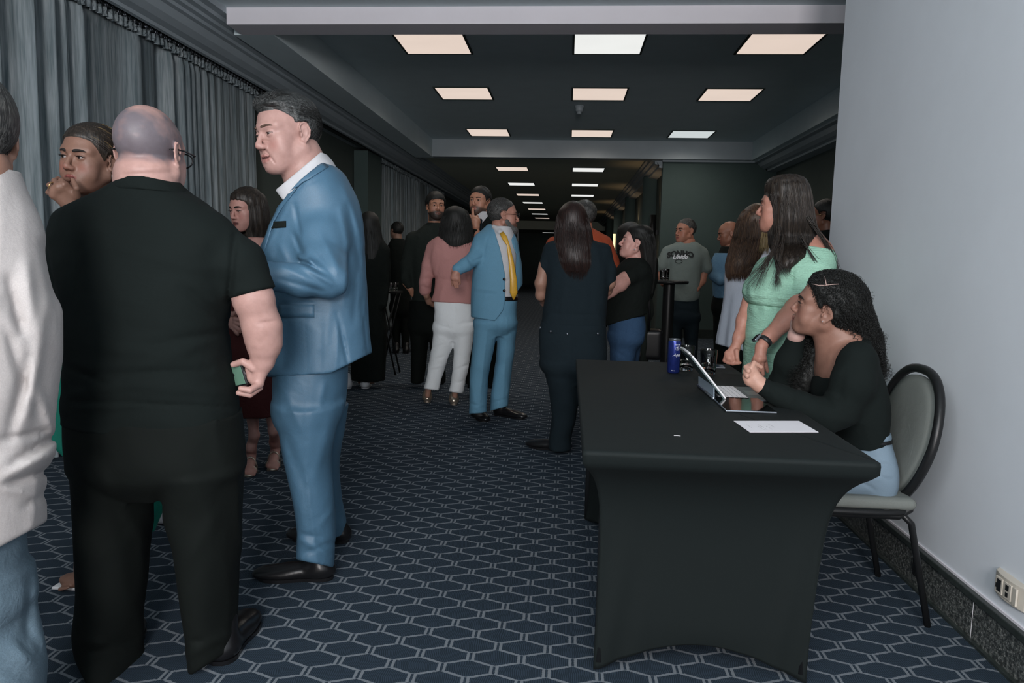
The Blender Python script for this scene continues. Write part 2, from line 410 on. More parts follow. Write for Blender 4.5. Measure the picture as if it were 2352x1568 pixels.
# many thin tubes at once
def strands(paths,r,sides=3,taper=True):
    """paths (n,m,3)"""
    n,m=paths.shape[:2]; T=np.gradient(paths,axis=1); T/=np.linalg.norm(T,axis=2,keepdims=True)+1e-9
    a=np.cross(T,np.array([.31,.17,.93])); a/=np.linalg.norm(a,axis=2,keepdims=True)+1e-9; b=np.cross(T,a)
    rr=np.broadcast_to(np.array(r,float).reshape(-1,1) if np.ndim(r) else r,(n,m)).copy()
    if taper: rr=rr*np.minimum(1,np.linspace(1.15,.25,m))[None]
    th=np.arange(sides)*2*math.pi/sides
    V=paths[:,:,None]+rr[:,:,None,None]*(np.cos(th)[None,None,:,None]*a[:,:,None]+np.sin(th)[None,None,:,None]*b[:,:,None])
    k=np.arange(n)[:,None,None]*m*sides+np.arange(m-1)[None,:,None]*sides; j=np.arange(sides)[None,None,:]; jn=(j+1)%sides
    Q=np.stack([k+j,k+jn,k+sides+jn,k+sides+j],-1).reshape(-1,4)
    return V.reshape(-1,3),Q
# ---------------------------------------------------------------- figures
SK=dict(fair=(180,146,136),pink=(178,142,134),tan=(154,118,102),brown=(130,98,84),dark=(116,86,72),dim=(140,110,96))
class Fig:
    def __init__(s,D,base,label,h=.008,name='person',cat='person',group=None):
        s.D=D; s.h=h; s.root=thing(name,base,label,cat,group); s.skin=[]; s.heads=[]; s.k=D/F
        s.tan=0
    def p(s,x,y,dd=0.): return atY(x,y,s.D+dd)
    def loft(s,rows,n=2.2,k=1.,dy0=0.):
        """rows (y,xl,xr,b[,dd]) photo rows at the figure's depth; b = half depth in metres"""
        zs=[];cx=[];cy=[];A=[];B=[]
        for r in rows:
            dd=(r[4] if len(r)>4 else 0)+dy0; L=s.p(r[1],r[0],dd);R_=s.p(r[2],r[0],dd); w=(R_[0]-L[0])/2; c=(L+R_)/2
            tn=c[0]/c[1]; a=math.sqrt(max(w*w-(r[3]*tn)**2,(w*.45)**2))*k
            zs.append(c[2]);cx.append(c[0]);cy.append(c[1]);A.append(a);B.append(r[3]*k)
        o=np.argsort(zs); zs,cx,cy,A,B=[np.array(v)[o] for v in (zs,cx,cy,A,B)]
        g=np.linspace(zs[0],zs[-1],160); cxg,cyg,Ag,Bg=[spline(zs,v,g) for v in (cx,cy,A,B)]; Ag=np.maximum(Ag,.004);Bg=np.maximum(Bg,.004)
        def f(P):
            z=P[:,2]; t=(z-zs[0])/(zs[-1]-zs[0])*159; i=np.clip(t.astype(int),0,158); w=np.clip(t-i,0,1)
            ip=lambda v:v[i]*(1-w)+v[i+1]*w
            x=P[:,0]-ip(cxg);y=P[:,1]-ip(cyg);a=ip(Ag);b=ip(Bg)
            rho=((np.abs(x)/a)**n+(np.abs(y)/b)**n)**(1/n)+1e-9
            d=np.where(rho<1,(rho-1)*np.minimum(a,b),np.hypot(x,y)*(1-1/rho))
            return np.maximum(d,np.maximum(zs[0]-z,z-zs[-1]))
        m=Ag.max();mb=Bg.max()
        return Pr(f,[cxg.min()-m,cyg.min()-mb,zs[0]],[cxg.max()+m,cyg.max()+mb,zs[-1]])
    def chain(s,pts,k=.02,flat=None):
        """pts (x,y,dd,r_px)"""
        P=[s.p(*q[:3]) for q in pts]; r=[q[3]*(s.D+q[2])/F for q in pts]
        return U([cone(P[i],P[i+1],r[i],r[i+1]) for i in range(len(P)-1)],k)
    def crease(s,segs,p):
        """line folds given as photo segments (x1,y1,x2,y2,amp_m,width_px); negative = groove"""
        def g(P):
            q=P-np.array([0,0,CH]); d=q@CW; X=1176+F*(q@CR)/d; Yp=784-F*(q@CU)/d; o=np.zeros(len(P))
            for x1,y1,x2,y2,a,w in segs:
                ex,ey=x2-x1,y2-y1; L=ex*ex+ey*ey; t=np.clip(((X-x1)*ex+(Yp-y1)*ey)/L,0,1)
                dd=(X-x1-t*ex)**2+(Yp-y1-t*ey)**2; m=dd<(2.6*w)**2
                if m.any(): o[m]+=a*np.exp(-dd[m]/(w*w))*(1-.5*np.abs(2*t[m]-1)**3)
            return o
        return disp(p,g,.012)
    def cut(s,p,x1,y1,x2,y2,side,depth_n=0.,k=.004):
        """cut with the upright plane through the photo line; side = photo point on the removed side"""
        a=s.p(x1,y1);b=s.p(x2,y2);c=s.p(*side); n=np.cross(b-a,ray((x1+x2)/2,(y1+y2)/2))
        n/=np.linalg.norm(n)
        if n@(c-a)<0: n=-n
        return inter(p,plane(n,a),k)
    def part(s,name,p,mat,h=None,label=None,parent=None,smooth=1,extra=None):
        V,Q=shell(p,h or s.h,smooth)
        if extra is not None: V,Q=join([(V,Q),extra])
        o=npmesh(name,V,Q,mat,parent or s.root)
        if label: o['label']=label
        return o
    def body(s,shells,skin,mat='skin',heads=(),paint=None):
        over=[(q[2] if len(q)>2 else None) for q in shells]; shells=[q[:2] for q in shells]
        """shells: list of (Pr,h); one mesh object"""
        parts=[shell(p,h) for p,h in shells]; V,Q=join(parts)
        col=np.tile(lin(SK[skin] if isinstance(skin,str) else skin),(len(V),1))
        i0=0
        for (v,_),c_ in zip(parts,over):
            if c_ is not None: col[i0:i0+len(v)]=lin(SK[c_] if isinstance(c_,str) else c_)
            i0+=len(v)
        n0=len(parts[0][0])
        for hd in heads: col[:n0]=hd.paint(V[:n0],col[:n0])
        if paint is not None: col=paint(V,col)
        return npmesh('body',V,Q,M[mat],s.root,col=np.clip(col,0,1))
    def head(s,x,y,eye_chin,yaw,pitch=0,roll=0,dd=0.,**o): return Head(s,x,y,eye_chin,yaw,pitch,roll,dd,**o)
class Head:
    """origin = between the ears at eye level. yaw 0 faces the camera, + turns to image left"""
    def __init__(s,fig,x,y,scale,yaw,pitch,roll,dd,jaw=1.,fat=0.,nose=1.,neck=.058,neckdir=None,open=.0045,mouth=0.,male=True,neckend=None,beard=0,brow=None,lip=(150,80,78),smile=0,cheek=1.,lips=1.,ear=1.):
        s.c=fig.p(x,y,dd); s.s=scale; s.fig=fig
        v=s.c-np.array([0,0,CH]); v=-np.array([v[0],v[1],0]); v/=np.linalg.norm(v); rt=np.array([-v[1],v[0],0.]); up=np.array([0,0,1.])
        if rt@CR<0: rt=-rt
        a,p,r=[math.radians(q) for q in (yaw,pitch,roll)]
        f=v*math.cos(a)-rt*math.sin(a); x_=rt*math.cos(a)+v*math.sin(a)
        f2=f*math.cos(p)+up*math.sin(p); u2=-f*math.sin(p)+up*math.cos(p)
        x3=x_*math.cos(r)+u2*math.sin(r); u3=-x_*math.sin(r)+u2*math.cos(r)
        s.R=np.stack([x3,f2,u3],1); s.o=dict(jaw=jaw,fat=fat,nose=nose,neck=neck,open=open,mouth=mouth,male=male,beard=beard,lip=lip,smile=smile,cheek=cheek,neckend=neckend,lips=lips,ear=ear)
    def L(s,P): return ((P-s.c)@s.R)/s.s
    def W(s,q): return s.c+(np.asarray(q,float)*s.s)@s.R.T
    def wrap(s,p,m=.0):
        r=np.max(np.abs(np.array([p.lo,p.hi])),0); cs=np.array([s.W([i*1.,j*1.,k*1.]) for i in (p.lo[0],p.hi[0]) for j in (p.lo[1],p.hi[1]) for k in (p.lo[2],p.hi[2])])
        return Pr(lambda P:p(s.L(P))*s.s,cs.min(0),cs.max(0))
    def skull(s): return U([ell((0,-.018,.040),(.0745,.094,.085)),ell((0,.030,.040),(.062,.056,.060))],.02)
    def face(s):
        o=s.o; j=o['jaw'];ft=o['fat'];N=o['nose'];S=[]
        A=[s.skull(),ell((0,.028,-.022),(.060+ft*.5,.060,.078)),]
        for e in (-1,1):
            A+= [cone((e*.052*j,-.008,-.045),(e*.022*j,.060,-.088),.020+ft,.017+ft*.6),ell((e*.040,.052,-.012),(.024,.024,.020)),ell((e*(.034+ft*.3),.054,-.046),(.024*o['cheek']+ft*.6,.022+ft*.3,.030)),
                 cone((e*.012,.083,.029),(e*.048,.063,.030),.0085,.009)]
        A+= [ell((0,.070,-.092),(.021*j+ft*.4,.020+ft*.3,.019)),ell((0,.028,-.080),(.044+ft,.050,.026+ft)),ell((0,.070,-.062),(.037,.021,.027))]
        f=U(A,.022)
        B=[cone((0,.086,.018),(0,.106*1.0+(N-1)*.02,-.020),.0065,.0088*N),ell((0,.107+(N-1)*.02,-.027),(.0098*N,.0095,.0088)),ell((-.0110*N,.096,-.031),(.0078,.0105,.0074)),ell((.0110*N,.096,-.031),(.0078,.0105,.0074))]
        f2=U([f]+B,.009)
        # eye sockets
        soc=U([ell((e*.032,.101,.009),(.019,.019,.0125)) for e in (-1,1)],0)
        f3=sub(f2,soc,.012)
        sm=o['smile']; mo=o['mouth']
        lids=[ell((e*.031,.0745,.008),(.0150,.0146,.0140)) for e in (-1,1)]
        lips=[cone((-.022-.004*sm,.080-.003*sm,-.0600+.004*sm),(-.007,.0935,-.0560),.0028,.0050),cone((.022+.004*sm,.080-.003*sm,-.0600+.004*sm),(.007,.0935,-.0560),.0028,.0050),cone((-.007,.0935,-.056),(.007,.0935,-.056),.0048,.0048),
              cone((-.019-.004*sm,.080-.003*sm,-.0630-mo*.3+.004*sm),(-.006,.0915,-.0685-mo),.0028,.0058),cone((.019+.004*sm,.080-.003*sm,-.0630-mo*.3+.004*sm),(.006,.0915,-.0685-mo),.0028,.0058),cone((-.006,.0915,-.0685-mo),(.006,.0915,-.0685-mo),.0056,.0056)]
        f4=U([f3]+lids,.004); f4=U([f4]+lips,.0045)
        if o['lips']!=1:
            k_=(o['lips']-1); f4=U([f4,ell((0,.088,-.0560),(.0165,.0085,.0052+.004*k_)),ell((0,.0875,-.0690),(.0145,.0085,.0058+.005*k_))],.004)
        slit=[cone((-.016,.0895-.002*sm,-.0612+.004*sm-mo*.3),(-.006,.099,-.0612-mo*.5),.0010,.0016+mo*.45),cone((.016,.0895-.002*sm,-.0612+.004*sm-mo*.3),(.006,.099,-.0612-mo*.5),.0010,.0016+mo*.45),cone((-.006,.099,-.0612-mo*.5),(.006,.099,-.0612-mo*.5),.0016+mo*.45,.0016+mo*.45)]
        f4=sub(f4,U(slit,0),.002)
        op=U([ell((e*.0315,.090,.0072),(.0128,.0125,o['open'])) for e in (-1,1)],0)
        f5=sub(f4,op,.0015)
        ears=[]
        for e in (-1,1):
            a=math.radians(18*e); Re=np.array([[math.cos(a),-math.sin(a),0],[math.sin(a),math.cos(a),0],[0,0,1]]); b=math.radians(-10); Rx=np.array([[1,0,0],[0,math.cos(b),-math.sin(b)],[0,math.sin(b),math.cos(b)]])
            R=Re@Rx
            disc=U([ell((e*.0780,-.014,.006),(.0042,.0150,.0240),R),ell((e*.0752,-.006,-.019),(.0048,.0085,.0115),R)],.008)
            yz=[(.002,.006),(.003,.018),(-.004,.028),(-.015,.0315),(-.026,.024),(-.031,.008),(-.027,-.008),(-.018,-.019),(-.010,-.027),(-.003,-.024)]
            rim=U([cone((e*(.0800+.10*max(-y0_-.004,0)),y0_,z0_),(e*(.0800+.10*max(-y1_-.004,0)),y1_,z1_),.0031,.0031) for (y0_,z0_),(y1_,z1_) in zip(yz[:-1],yz[1:])],.002)
            ah=U([cone((e*.0815,-.021,.018),(e*.0818,-.022,.0),.0026,.0026),cone((e*.0818,-.022,.0),(e*.0795,-.013,-.012),.0026,.0028),cone((e*.079,.000,-.002),(e*.079,.001,-.009),.0034,.0034)],.003)
            E_=sub(U([disc,rim,ah],.0024),ell((e*.0845,-.010,-.001),(.0060,.0070,.0105),R),.003)
            if o['ear']!=1:
                k_=o['ear']; c_=np.array((e*.076,-.010,.004)); E_=Pr(lambda P,g=E_,c_=c_,k_=k_:g(c_+(P-c_)/k_)*k_,c_+(E_.lo-c_)*k_,c_+(E_.hi-c_)*k_)
            ears.append(E_)
        ne=o['neckend'] if o['neckend'] is not None else (0,-.045,-.20)
        return U([f5]+ears+[cone((0,-.022,-.060),ne,o['neck']*.98,o['neck']*1.04)],.008)
    def skin(s,cut=None):
        p=s.wrap(s.face()); return p
    def paint(s,V,col):
        q=s.L(V); near=np.all(np.abs(q)<(.1,.14,.22),axis=1); x,y,z=q.T; o=s.o
        def bl(m,c,a=1.):
            m=(m*near*a)[:,None]; return m,lin(c) if max(c)>1 else np.array(c)
        def app(col,m,c): m=(np.clip(m,0,1)*near)[:,None]; return col*(1-m)+m*lin(c)
        sm=o['smile']
        lipm=np.clip(1.35-((x/(.0225+.004*sm))**2+((z+.0622+o['mouth']*.5-.0*sm)/(.0112+o['mouth']*.25))**2),0,.6)/.6*(y>.074)
        col=app(col,lipm*.8,o['lip'])
        zc_=-.0612+.004*sm*np.clip((np.abs(x)-.008)/.012,0,1)-o['mouth']*.42; col=app(col,np.exp(-((z-zc_)/(.0013+o['mouth']*.36))**4)*(np.abs(x)<.0195+.002*sm)*(y>.072)*.85,(58,32,32))
        col=app(col,(np.exp(-((np.abs(x)-.040)/.018)**2-((z+.028)/.018)**2))*.22*(y>.04),(190,104,96))
        col=app(col,(np.exp(-(x/.010)**2-((z+.028)/.010)**2))*.22*(y>.09),(186,104,96))
        if o['beard']:
            jawz=-.045+.9*(y-.0)*-.0; m=1/(1+np.exp((z+.042+.25*np.maximum(np.abs(x)-.03,0))/.004)); m=np.maximum(m,np.exp(-((z+.047)/.006)**2)*(np.abs(x)<.028)*(y>.07)); m=m*(y>-.01)*(z>-.125)*(1-lipm)
            col=app(col,m*o['beard'],(62,54,50))
        # nostrils, lash line
        col=app(col,np.exp(-((np.abs(x)-.008)/.0035)**2-((z+.036)/.003)**2-((y-.101)/.006)**2)*.8,(70,40,38))
        lash=np.exp(-((z-.0072-o['open']*np.sqrt(np.clip(1-((np.abs(x)-.0315)/.0145)**2,0,1))-.0008)/.0016)**2)*(np.abs(np.abs(x)-.0315)<.0145)*(y>.075)
        col=app(col,lash*.85,(40,30,30))
        return col
    def brows(s,mat,w=.0032,h=.0018,parent=None,lift=0,name='eyebrows'):
        f=s.face(); mb=MB()
        for e in (-1,1):
            P=[]
            for t in np.linspace(0,1,9):
                x=e*(.013+.037*t); z=.0265+lift+.006*math.sin(t*2.4)-.004*t; y=.105
                # project on to the face
                for _ in range(14):
                    d=f(np.array([[x,y,z]]))[0]; y-=d*.9
                P.append(s.W((x,y+.0006,z)))
            r=np.array([.9,1.3,1.4,1.3,1.2,1.1,.9,.7,.35])*w*s.s
            mb.tube(P,r*.8,6)
        return mb.build(name,mat,parent or s.fig.root,True)
    def lashes(s,mat=None):
        mb=MB(); op=s.o['open']
        for e in (-1,1):
            P=[]
            for t in np.linspace(-1,1,11):
                x=e*.0315+.0125*t; z=.0072+op*math.sqrt(max(1-(t*.95)**2,0))+.0004; y=.0742+math.sqrt(max(.0150**2-(.0125*t)**2-.003**2,1e-6))+.0012
                P.append(s.W((x,y,z-.0005)))
            mb.tube(P,np.array([.5,.8,1,1,1,1,1,1,1.1,1.1,.7])*.0010*s.s,5)
            for t in np.linspace(-.8,1,12):
                x=e*.0315+e*.0125*t; z=.0072+op*math.sqrt(max(1-(t*.95)**2,0)); y=.0742+math.sqrt(max(.0150**2-(.0125*t)**2-.003**2,1e-6))+.001
                a=s.W((x,y,z)); b=s.W((x+e*.002*t,y+.0045,z+.0005)); c=s.W((x+e*.004*t,y+.0075,z+.0045)); mb.tube([a,b,c],[.0005*s.s,.0004*s.s,.0001],4)
        return mb.build('eyelashes',mat or M['brow'],s.fig.root,True)
    def eyes(s,iris=(60,42,32),look=(0,0),parent=None):
        V=[];Q=[];n=0;C=[]
        for e in (-1,1):
            c=np.array((e*.031,.0742,.0075)); nu,nv=20,24; th=np.linspace(0,math.pi,nu); ph=np.arange(nv)*2*math.pi/nv
            q=np.stack([np.outer(np.sin(th),np.cos(ph)),np.repeat(np.cos(th)[:,None],nv,1),np.outer(np.sin(th),np.sin(ph))],-1).reshape(-1,3)
            a=np.array([look[0],1.,look[1]],float);a/=np.linalg.norm(a)
            # pole at +y
            ang=np.arccos(np.clip(q@a,-1,1)); col=np.tile(lin((150,142,140)),(len(q),1)); col[ang<.54]=lin(iris); col[ang<.24]=lin((10,10,10))
            Wp=s.W(c+q*.0128); V.append(Wp);C.append(col)
            i,j=np.meshgrid(np.arange(nu-1),np.arange(nv),indexing='ij'); k=i*nv+j; kn=i*nv+(j+1)%nv
            Q.append(np.stack([k,k+nv,kn+nv,kn],-1).reshape(-1,4)+n); n+=len(q)
        return npmesh('eyes',np.vstack(V),np.vstack(Q),M['eye'],parent or s.fig.root,col=np.vstack(C))
    def cap(s,thick=.010,line=None,back=-.075,front=.080,side=.018,temple=.035,top=None):
        """short hair following the skull; hairline from front over temple to nape"""
        sk=s.skull()
        def f(q):
            x,y,z=q.T
            zl=np.interp(y,[-.12,-.075,-.045,-.02,-.005,temple*.2,temple,.06,.085,.11],[back,back,-.055,-.045,-.030,-.012,.045,front-.012,front,front])
            zl=zl+ (np.abs(x)<.05)*0
            e=np.clip((z-zl)/.012,-1,1); t=thick*(.25+.75*np.clip((z-zl)/.05,0,1))
            t=np.where(e<0,-.004,t*np.clip(e*1.2,0,1)-.0005)
            ear=(np.abs(x)>.062)&(y>-.032)&(y<.010)&(z<.034)
            t=np.where(ear,-.006,t)
            if top is not None: t=t+top(q)
            return sk(q)-t
        return s.wrap(Pr(f,(-.11,-.14,-.12),(.11,.12,.16)))
    def combed(s,n,flow,r=.0009,length=.05,m=9,keep=None,lift=.010,seed=1,wav=0):
        """strands that hug the scalp; flow(q)->direction in head space"""
        g=np.random.default_rng(seed); R=np.array((.0745,.094,.085)); C=np.array((0,-.018,.040))
        d=g.normal(size=(n*3,3)); d/=np.linalg.norm(d,axis=1)[:,None]; q=C+d*R
        if keep is not None: q=q[keep(q)]
        q=q[:n]; out=[]; p=q.copy(); L=length*g.uniform(.6,1.2,len(q))[:,None]
        lf=lift*g.uniform(.7,1.15,len(q))[:,None]
        for i in range(m):
            dd=(p-C)/R; dd/=np.linalg.norm(dd,axis=1)[:,None]; base=C+dd*R
            t=i/(m-1); out.append(base+dd*lf*min(1,.35+t*1.3)*(1-.25*t)+wav*np.sin(t*9+g.uniform(0,6))*0)
            fl=flow(base); nn=dd/R; nn/=np.linalg.norm(nn,axis=1)[:,None]; fl=fl-(fl*nn).sum(1)[:,None]*nn; fl/=np.linalg.norm(fl,axis=1)[:,None]+1e-6
            p=base+fl*L/(m-1)
        P=np.stack(out,1); P=s.c+(P*s.s)@s.R.T
        return strands(P,r*s.s)
def hair_rows(fig,rows,n,r,seed=0,wave=0.,wfreq=9,spread=.004,phi=(0,2*math.pi),m=26,droop=.0,tmin=.3):
    """strands running down the outside of a loft of photo rows"""
    g=np.random.default_rng(seed); Z=[];CX=[];CY=[];A=[];B=[]
    for q in rows:
        dd=q[4] if len(q)>4 else 0; L=fig.p(q[1],q[0],dd);R_=fig.p(q[2],q[0],dd); c=(L+R_)/2
        Z.append(c[2]);CX.append(c[0]);CY.append(c[1]);w=(R_[0]-L[0])/2; tn=c[0]/c[1]; A.append(math.sqrt(max(w*w-(q[3]*tn)**2,(w*.45)**2)));B.append(q[3])
    t=np.arange(len(rows)); ph=g.uniform(phi[0],phi[1],n); t0=g.uniform(0,(len(rows)-1)*tmin,n)**1.; t1=t0+(len(rows)-1-t0)*g.uniform(.75,1.06,n)
    u=np.linspace(0,1,m)[None]; T=t0[:,None]+(t1-t0)[:,None]*u; Tc=np.clip(T,0,len(rows)-1)
    ip=lambda v:np.interp(Tc,t,v); k=1+g.normal(0,spread*8,n)[:,None]*np.clip(u,0,1)
    pw=ph[:,None]+wave*8*np.sin(u*wfreq+g.uniform(0,6,(n,1)))
    a=ip(A)*k+spread*g.normal(0,.5,(n,1)); b=ip(B)*k+spread*g.normal(0,.5,(n,1))
    z=ip(Z)-np.maximum(T-(len(rows)-1),0)*.05
    P=np.stack([ip(CX)+a*np.cos(pw),ip(CY)+b*np.sin(pw),z],-1)
    return strands(P,r)
def curls(starts,ends,r,rad,turns,m=40,seed=0,sag=0.,sides=3):
    """corkscrew strands between points"""
    g=np.random.default_rng(seed); S=np.asarray(starts);E=np.asarray(ends); n=len(S); t=np.linspace(0,1,m)[None,:,None]
    P=S[:,None]*(1-t)+E[:,None]*t; P[:,:,2]-=sag*np.sin(np.pi*t[:,:,0])
    ax=E-S; ax/=np.linalg.norm(ax,axis=1)[:,None]+1e-9; a=np.cross(ax,g.normal(size=(n,3)));a/=np.linalg.norm(a,axis=1)[:,None]+1e-9;b=np.cross(ax,a)
    th=t[:,:,0]*2*np.pi*turns*g.uniform(.7,1.3,(n,1))+g.uniform(0,6,(n,1)); R_=rad*g.uniform(.6,1.3,(n,1))*np.minimum(1,t[:,:,0]*5+.2)
    P=P+(R_*np.cos(th))[:,:,None]*a[:,None]+(R_*np.sin(th))[:,:,None]*b[:,None]
    return strands(P,r,sides)
def hand(fig,wrist,palm,fingers,thumb,wr=1.,k=.006):
    """wrist (x,y,dd,r) palm list of (x,y,dd,r) knuckles; fingers: list of polylines of (x,y,dd,r)"""
    prs=[]
    W=fig.p(*wrist[:3]); rw=wrist[3]*(fig.D+wrist[2])/F
    for q in palm: prs.append(cone(W,fig.p(*q[:3]),rw,q[3]*(fig.D+q[2])/F))
    for a,b in zip(palm[:-1],palm[1:]): prs.append(cone(fig.p(*a[:3]),fig.p(*b[:3]),a[3]*fig.D/F,b[3]*fig.D/F))
    core=U(prs,.010); fs=[fig.chain(f,.0015) for f in fingers]+[fig.chain(thumb,.002)]
    fz=fs[0]
    return U([U([core]+fs[i:i+1],k) for i in range(len(fs))],.0012)
def shoe(fig,heel,toe,L=None,wid=.045,hgt=.07,mat=None,name='shoe',label=None,h=None,sole=True,solemat=None,ztop=.11,heelh=.012):
    """heel, toe: world floor points"""
    heel=np.array(heel,float);toe=np.array(toe,float);heel[2]=toe[2]=0; d=toe-heel; Lr=np.linalg.norm(d); d/=Lr; 
    if L: toe=heel+d*L; Lr=L
    sd=np.array([-d[1],d[0],0.])
    def fr(q): return heel+d*q[0]*Lr+sd*q[1]+np.array([0,0,q[2]])
    R=np.stack([d,sd,[0,0,1.]],1)
    up=U([ell(fr((.16,0,.035)),(.055,wid*.80,.036),R),ell(fr((.42,0,.032)),(.10,wid*.86,.034),R),ell(fr((.72,0,.024)),(.085,wid,.026),R),ell(fr((.90,0,.020)),(.05,wid*.74,.017),R),cone(fr((.17,0,.05)),fr((.24,0,ztop)),.040,.038)],.03)
    up=inter(up,plane((0,0,-1),(0,0,heelh)),.003)
    o=fig.part(name,up,mat,h=h,label=label)
    if sole:
        n=28; a=np.linspace(0,1,n); w=wid*1.06*np.interp(a,[0,.05,.15,.4,.7,.88,.97,1],[.25,.62,.78,.72,1.,.88,.5,.12]); P=[fr((t,wi,0)) for t,wi in zip(a,w)]+[fr((t,-wi,0)) for t,wi in zip(a[::-1],w[::-1])]
        mb=MB(); P=np.array(P); mb.prism(P[:,:2],'z',.001,heelh+.002); mb.build('shoe_sole',solemat or mat,o)
    return o
# ---------------------------------------------------------------- setting
def struct(name,mb,mat,**k): return tag(mb.build(name,mat,**k),kind='structure')
XR=1.415
struct('floor',MB().box((-3.3,-2.2,-.05),(3.45,42,0)),M['carpet'])
# ceilings: near zone, coffer with down-stand, corridor
struct('ceiling',MB().box((-2.62,-2.2,3.045),(3.4,5.38,3.2)),M['ceil'])
struct('ceiling_coffer',MB().box((-2.33,5.50,3.214),(2.93,12.3,3.34)),M['ceil'])
struct('beam_front',MB().box((-2.56,5.38,2.925),(1.9,5.63,3.30)).box((1.9,5.38,2.925),(3.4,5.63,3.30)),M['beam'])
struct('beam_left',MB().box((-2.62,5.63,2.925),(-2.31,12.3,3.30)),M['ceil'])
struct('beam_right',MB().box((2.91,5.63,2.925),(3.4,12.3,3.30)),M['ceil'])
struct('beam_back',MB().box((-2.62,12.2,2.93),(3.4,12.42,3.30)),M['molding'])
struct('ceiling_corridor',MB().box((-3.2,12.42,3.0),(1.62,41,3.1)),M['ceil2'])
struct('ceiling_soffit',MB().box((-3.2,33,2.62),(1.62,33.3,3.0)).box((-3.2,33.3,2.62),(1.62,41,2.66)),M['ceil2'])
# walls
struct('wall_right',MB().box((XR,-2.2,0),(XR+.16,4.10,3.045)),M['wall'])
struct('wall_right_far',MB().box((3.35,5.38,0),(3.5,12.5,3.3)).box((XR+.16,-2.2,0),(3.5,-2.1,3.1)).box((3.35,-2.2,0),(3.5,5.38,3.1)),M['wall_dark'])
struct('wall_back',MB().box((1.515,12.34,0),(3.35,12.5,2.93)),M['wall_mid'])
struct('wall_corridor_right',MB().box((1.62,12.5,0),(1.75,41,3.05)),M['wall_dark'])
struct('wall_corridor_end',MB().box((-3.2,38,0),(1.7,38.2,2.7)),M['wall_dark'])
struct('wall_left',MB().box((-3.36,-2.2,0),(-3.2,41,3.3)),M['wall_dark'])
struct('baseboard_back',MB().box((1.515,12.31,0),(3.35,12.345,.15)),M['marble_dark'])
# pilaster on the left
struct('trim_1',MB().box((-3.2,10.72,0),(-2.99,11.5,2.80)),M['wall_mid'])
# granite skirting with dark coping
sk=MB().box((XR-.016,-2.2,0),(XR+.001,4.10,.142)); struct('baseboard_right',sk,M['marble'])
struct('trim_2',MB().box((XR-.026,-2.2,.142),(XR+.001,4.11,.166)),M['marble_dark'],bevel=.004)
struct('trim_3',MB().box((XR-.030,-2.2,0),(XR-.016,4.10,.010)),M['marble_dark'])
for y in (2.44,3.35): pass
struct('trim_4',MB().box((XR-.0168,2.44,.010),(XR-.0158,2.4425,.142)).box((XR-.0168,3.64,.010),(XR-.0158,3.6425,.142)).box((XR-.0168,1.24,.010),(XR-.0158,1.2425,.142)),M['white'])
struct('trim_5',MB().box((XR-.006,-2.2,.166),(XR+.001,4.10,.174)),M['beam'])
# crown moulding running down the left side
prof=[(-2.56,3.06),(-2.56,3.0),(-2.615,2.995),(-2.615,2.965),(-2.66,2.96),(-2.66,2.935),(-2.70,2.93),(-2.70,2.905),(-2.735,2.90),(-2.765,2.855),(-2.815,2.825),(-2.875,2.815),(-2.885,2.795),(-2.92,2.795),(-2.92,2.835),(-3.2,2.845),(-3.2,3.06)]
struct('trim_6',MB().prism(prof[::-1],'y',-2.2,41),M['molding'])
# crown moulding on the far right side
pr=[(2.93,2.94),(2.98,2.93),(2.98,2.90),(3.04,2.89),(3.08,2.84),(3.14,2.81),(3.20,2.80),(3.20,2.77),(3.35,2.76),(3.35,2.95),(2.93,2.95)]
struct('trim_7',MB().prism(pr,'y',4.2,12.34),M['molding'])
struct('trim_8',MB().box((1.50,12.30,2.90),(3.30,12.345,2.93)),M['molding'])
# corridor moulding right
pr=[(1.28,3.01),(1.28,2.97),(1.33,2.965),(1.33,2.93),(1.39,2.92),(1.39,2.88),(1.46,2.86),(1.46,2.82),(1.62,2.80),(1.62,3.01)]
struct('trim_9',MB().prism(pr,'y',12.42,34),M['molding'])
# light panels
def panel(x,y,z,mat,lab,grp,wdt=.62,dep=.62,frame=True,power=0,col=(1,.86,.74)):
    e=thing('ceiling_light',(x+wdt/2,y+dep/2,z),lab,'ceiling light',grp)
    mb=MB().box((x-.015,y-.015,z-.012),(x+wdt+.015,y+.004,z)).box((x-.015,y+dep-.004,z-.012),(x+wdt+.015,y+dep+.015,z)).box((x-.015,y+.004,z-.012),(x+.004,y+dep-.004,z)).box((x+wdt-.004,y+.004,z-.012),(x+wdt+.015,y+dep-.004,z))
    mb.build('frame',M['wall_dark'],e)
    MB().box((x+.004,y+.004,z-.008),(x+wdt-.004,y+dep-.004,z-.001)).build('diffuser',mat,e)
    if power: light('panel lamp','SPOT',(x+wdt/2,y+dep/2,z-.02),power,col,.0,(x+wdt/2,y+dep/2,0),None,spot_size=math.radians(165),spot_blend=1.)
cols=['left','middle','right']; rws=['nearest','middle','farthest']
for j,y in enumerate((6.55,8.54,11.2)):
    for i,x in enumerate((-1.604,-.004,1.503)):
        mt='lampwarm'; c='warm white'
        if (j,i)==(0,1): mt='lampwhite'; c='bright cool white'
        if (j,i)==(2,2): mt='lampcool'; c='pale cool white'
        panel(x,y,3.213,M[mt],f'square {c} light panel in the coffered ceiling, {cols[i]} column, {rws[j]} row','light panels of the coffered ceiling',power=PANEL_W,col=(.9,.97,1.) if i==1 and j==0 else (1,.9,.8))
ordn=['nearest','second','third','fourth','fifth','sixth','seventh']
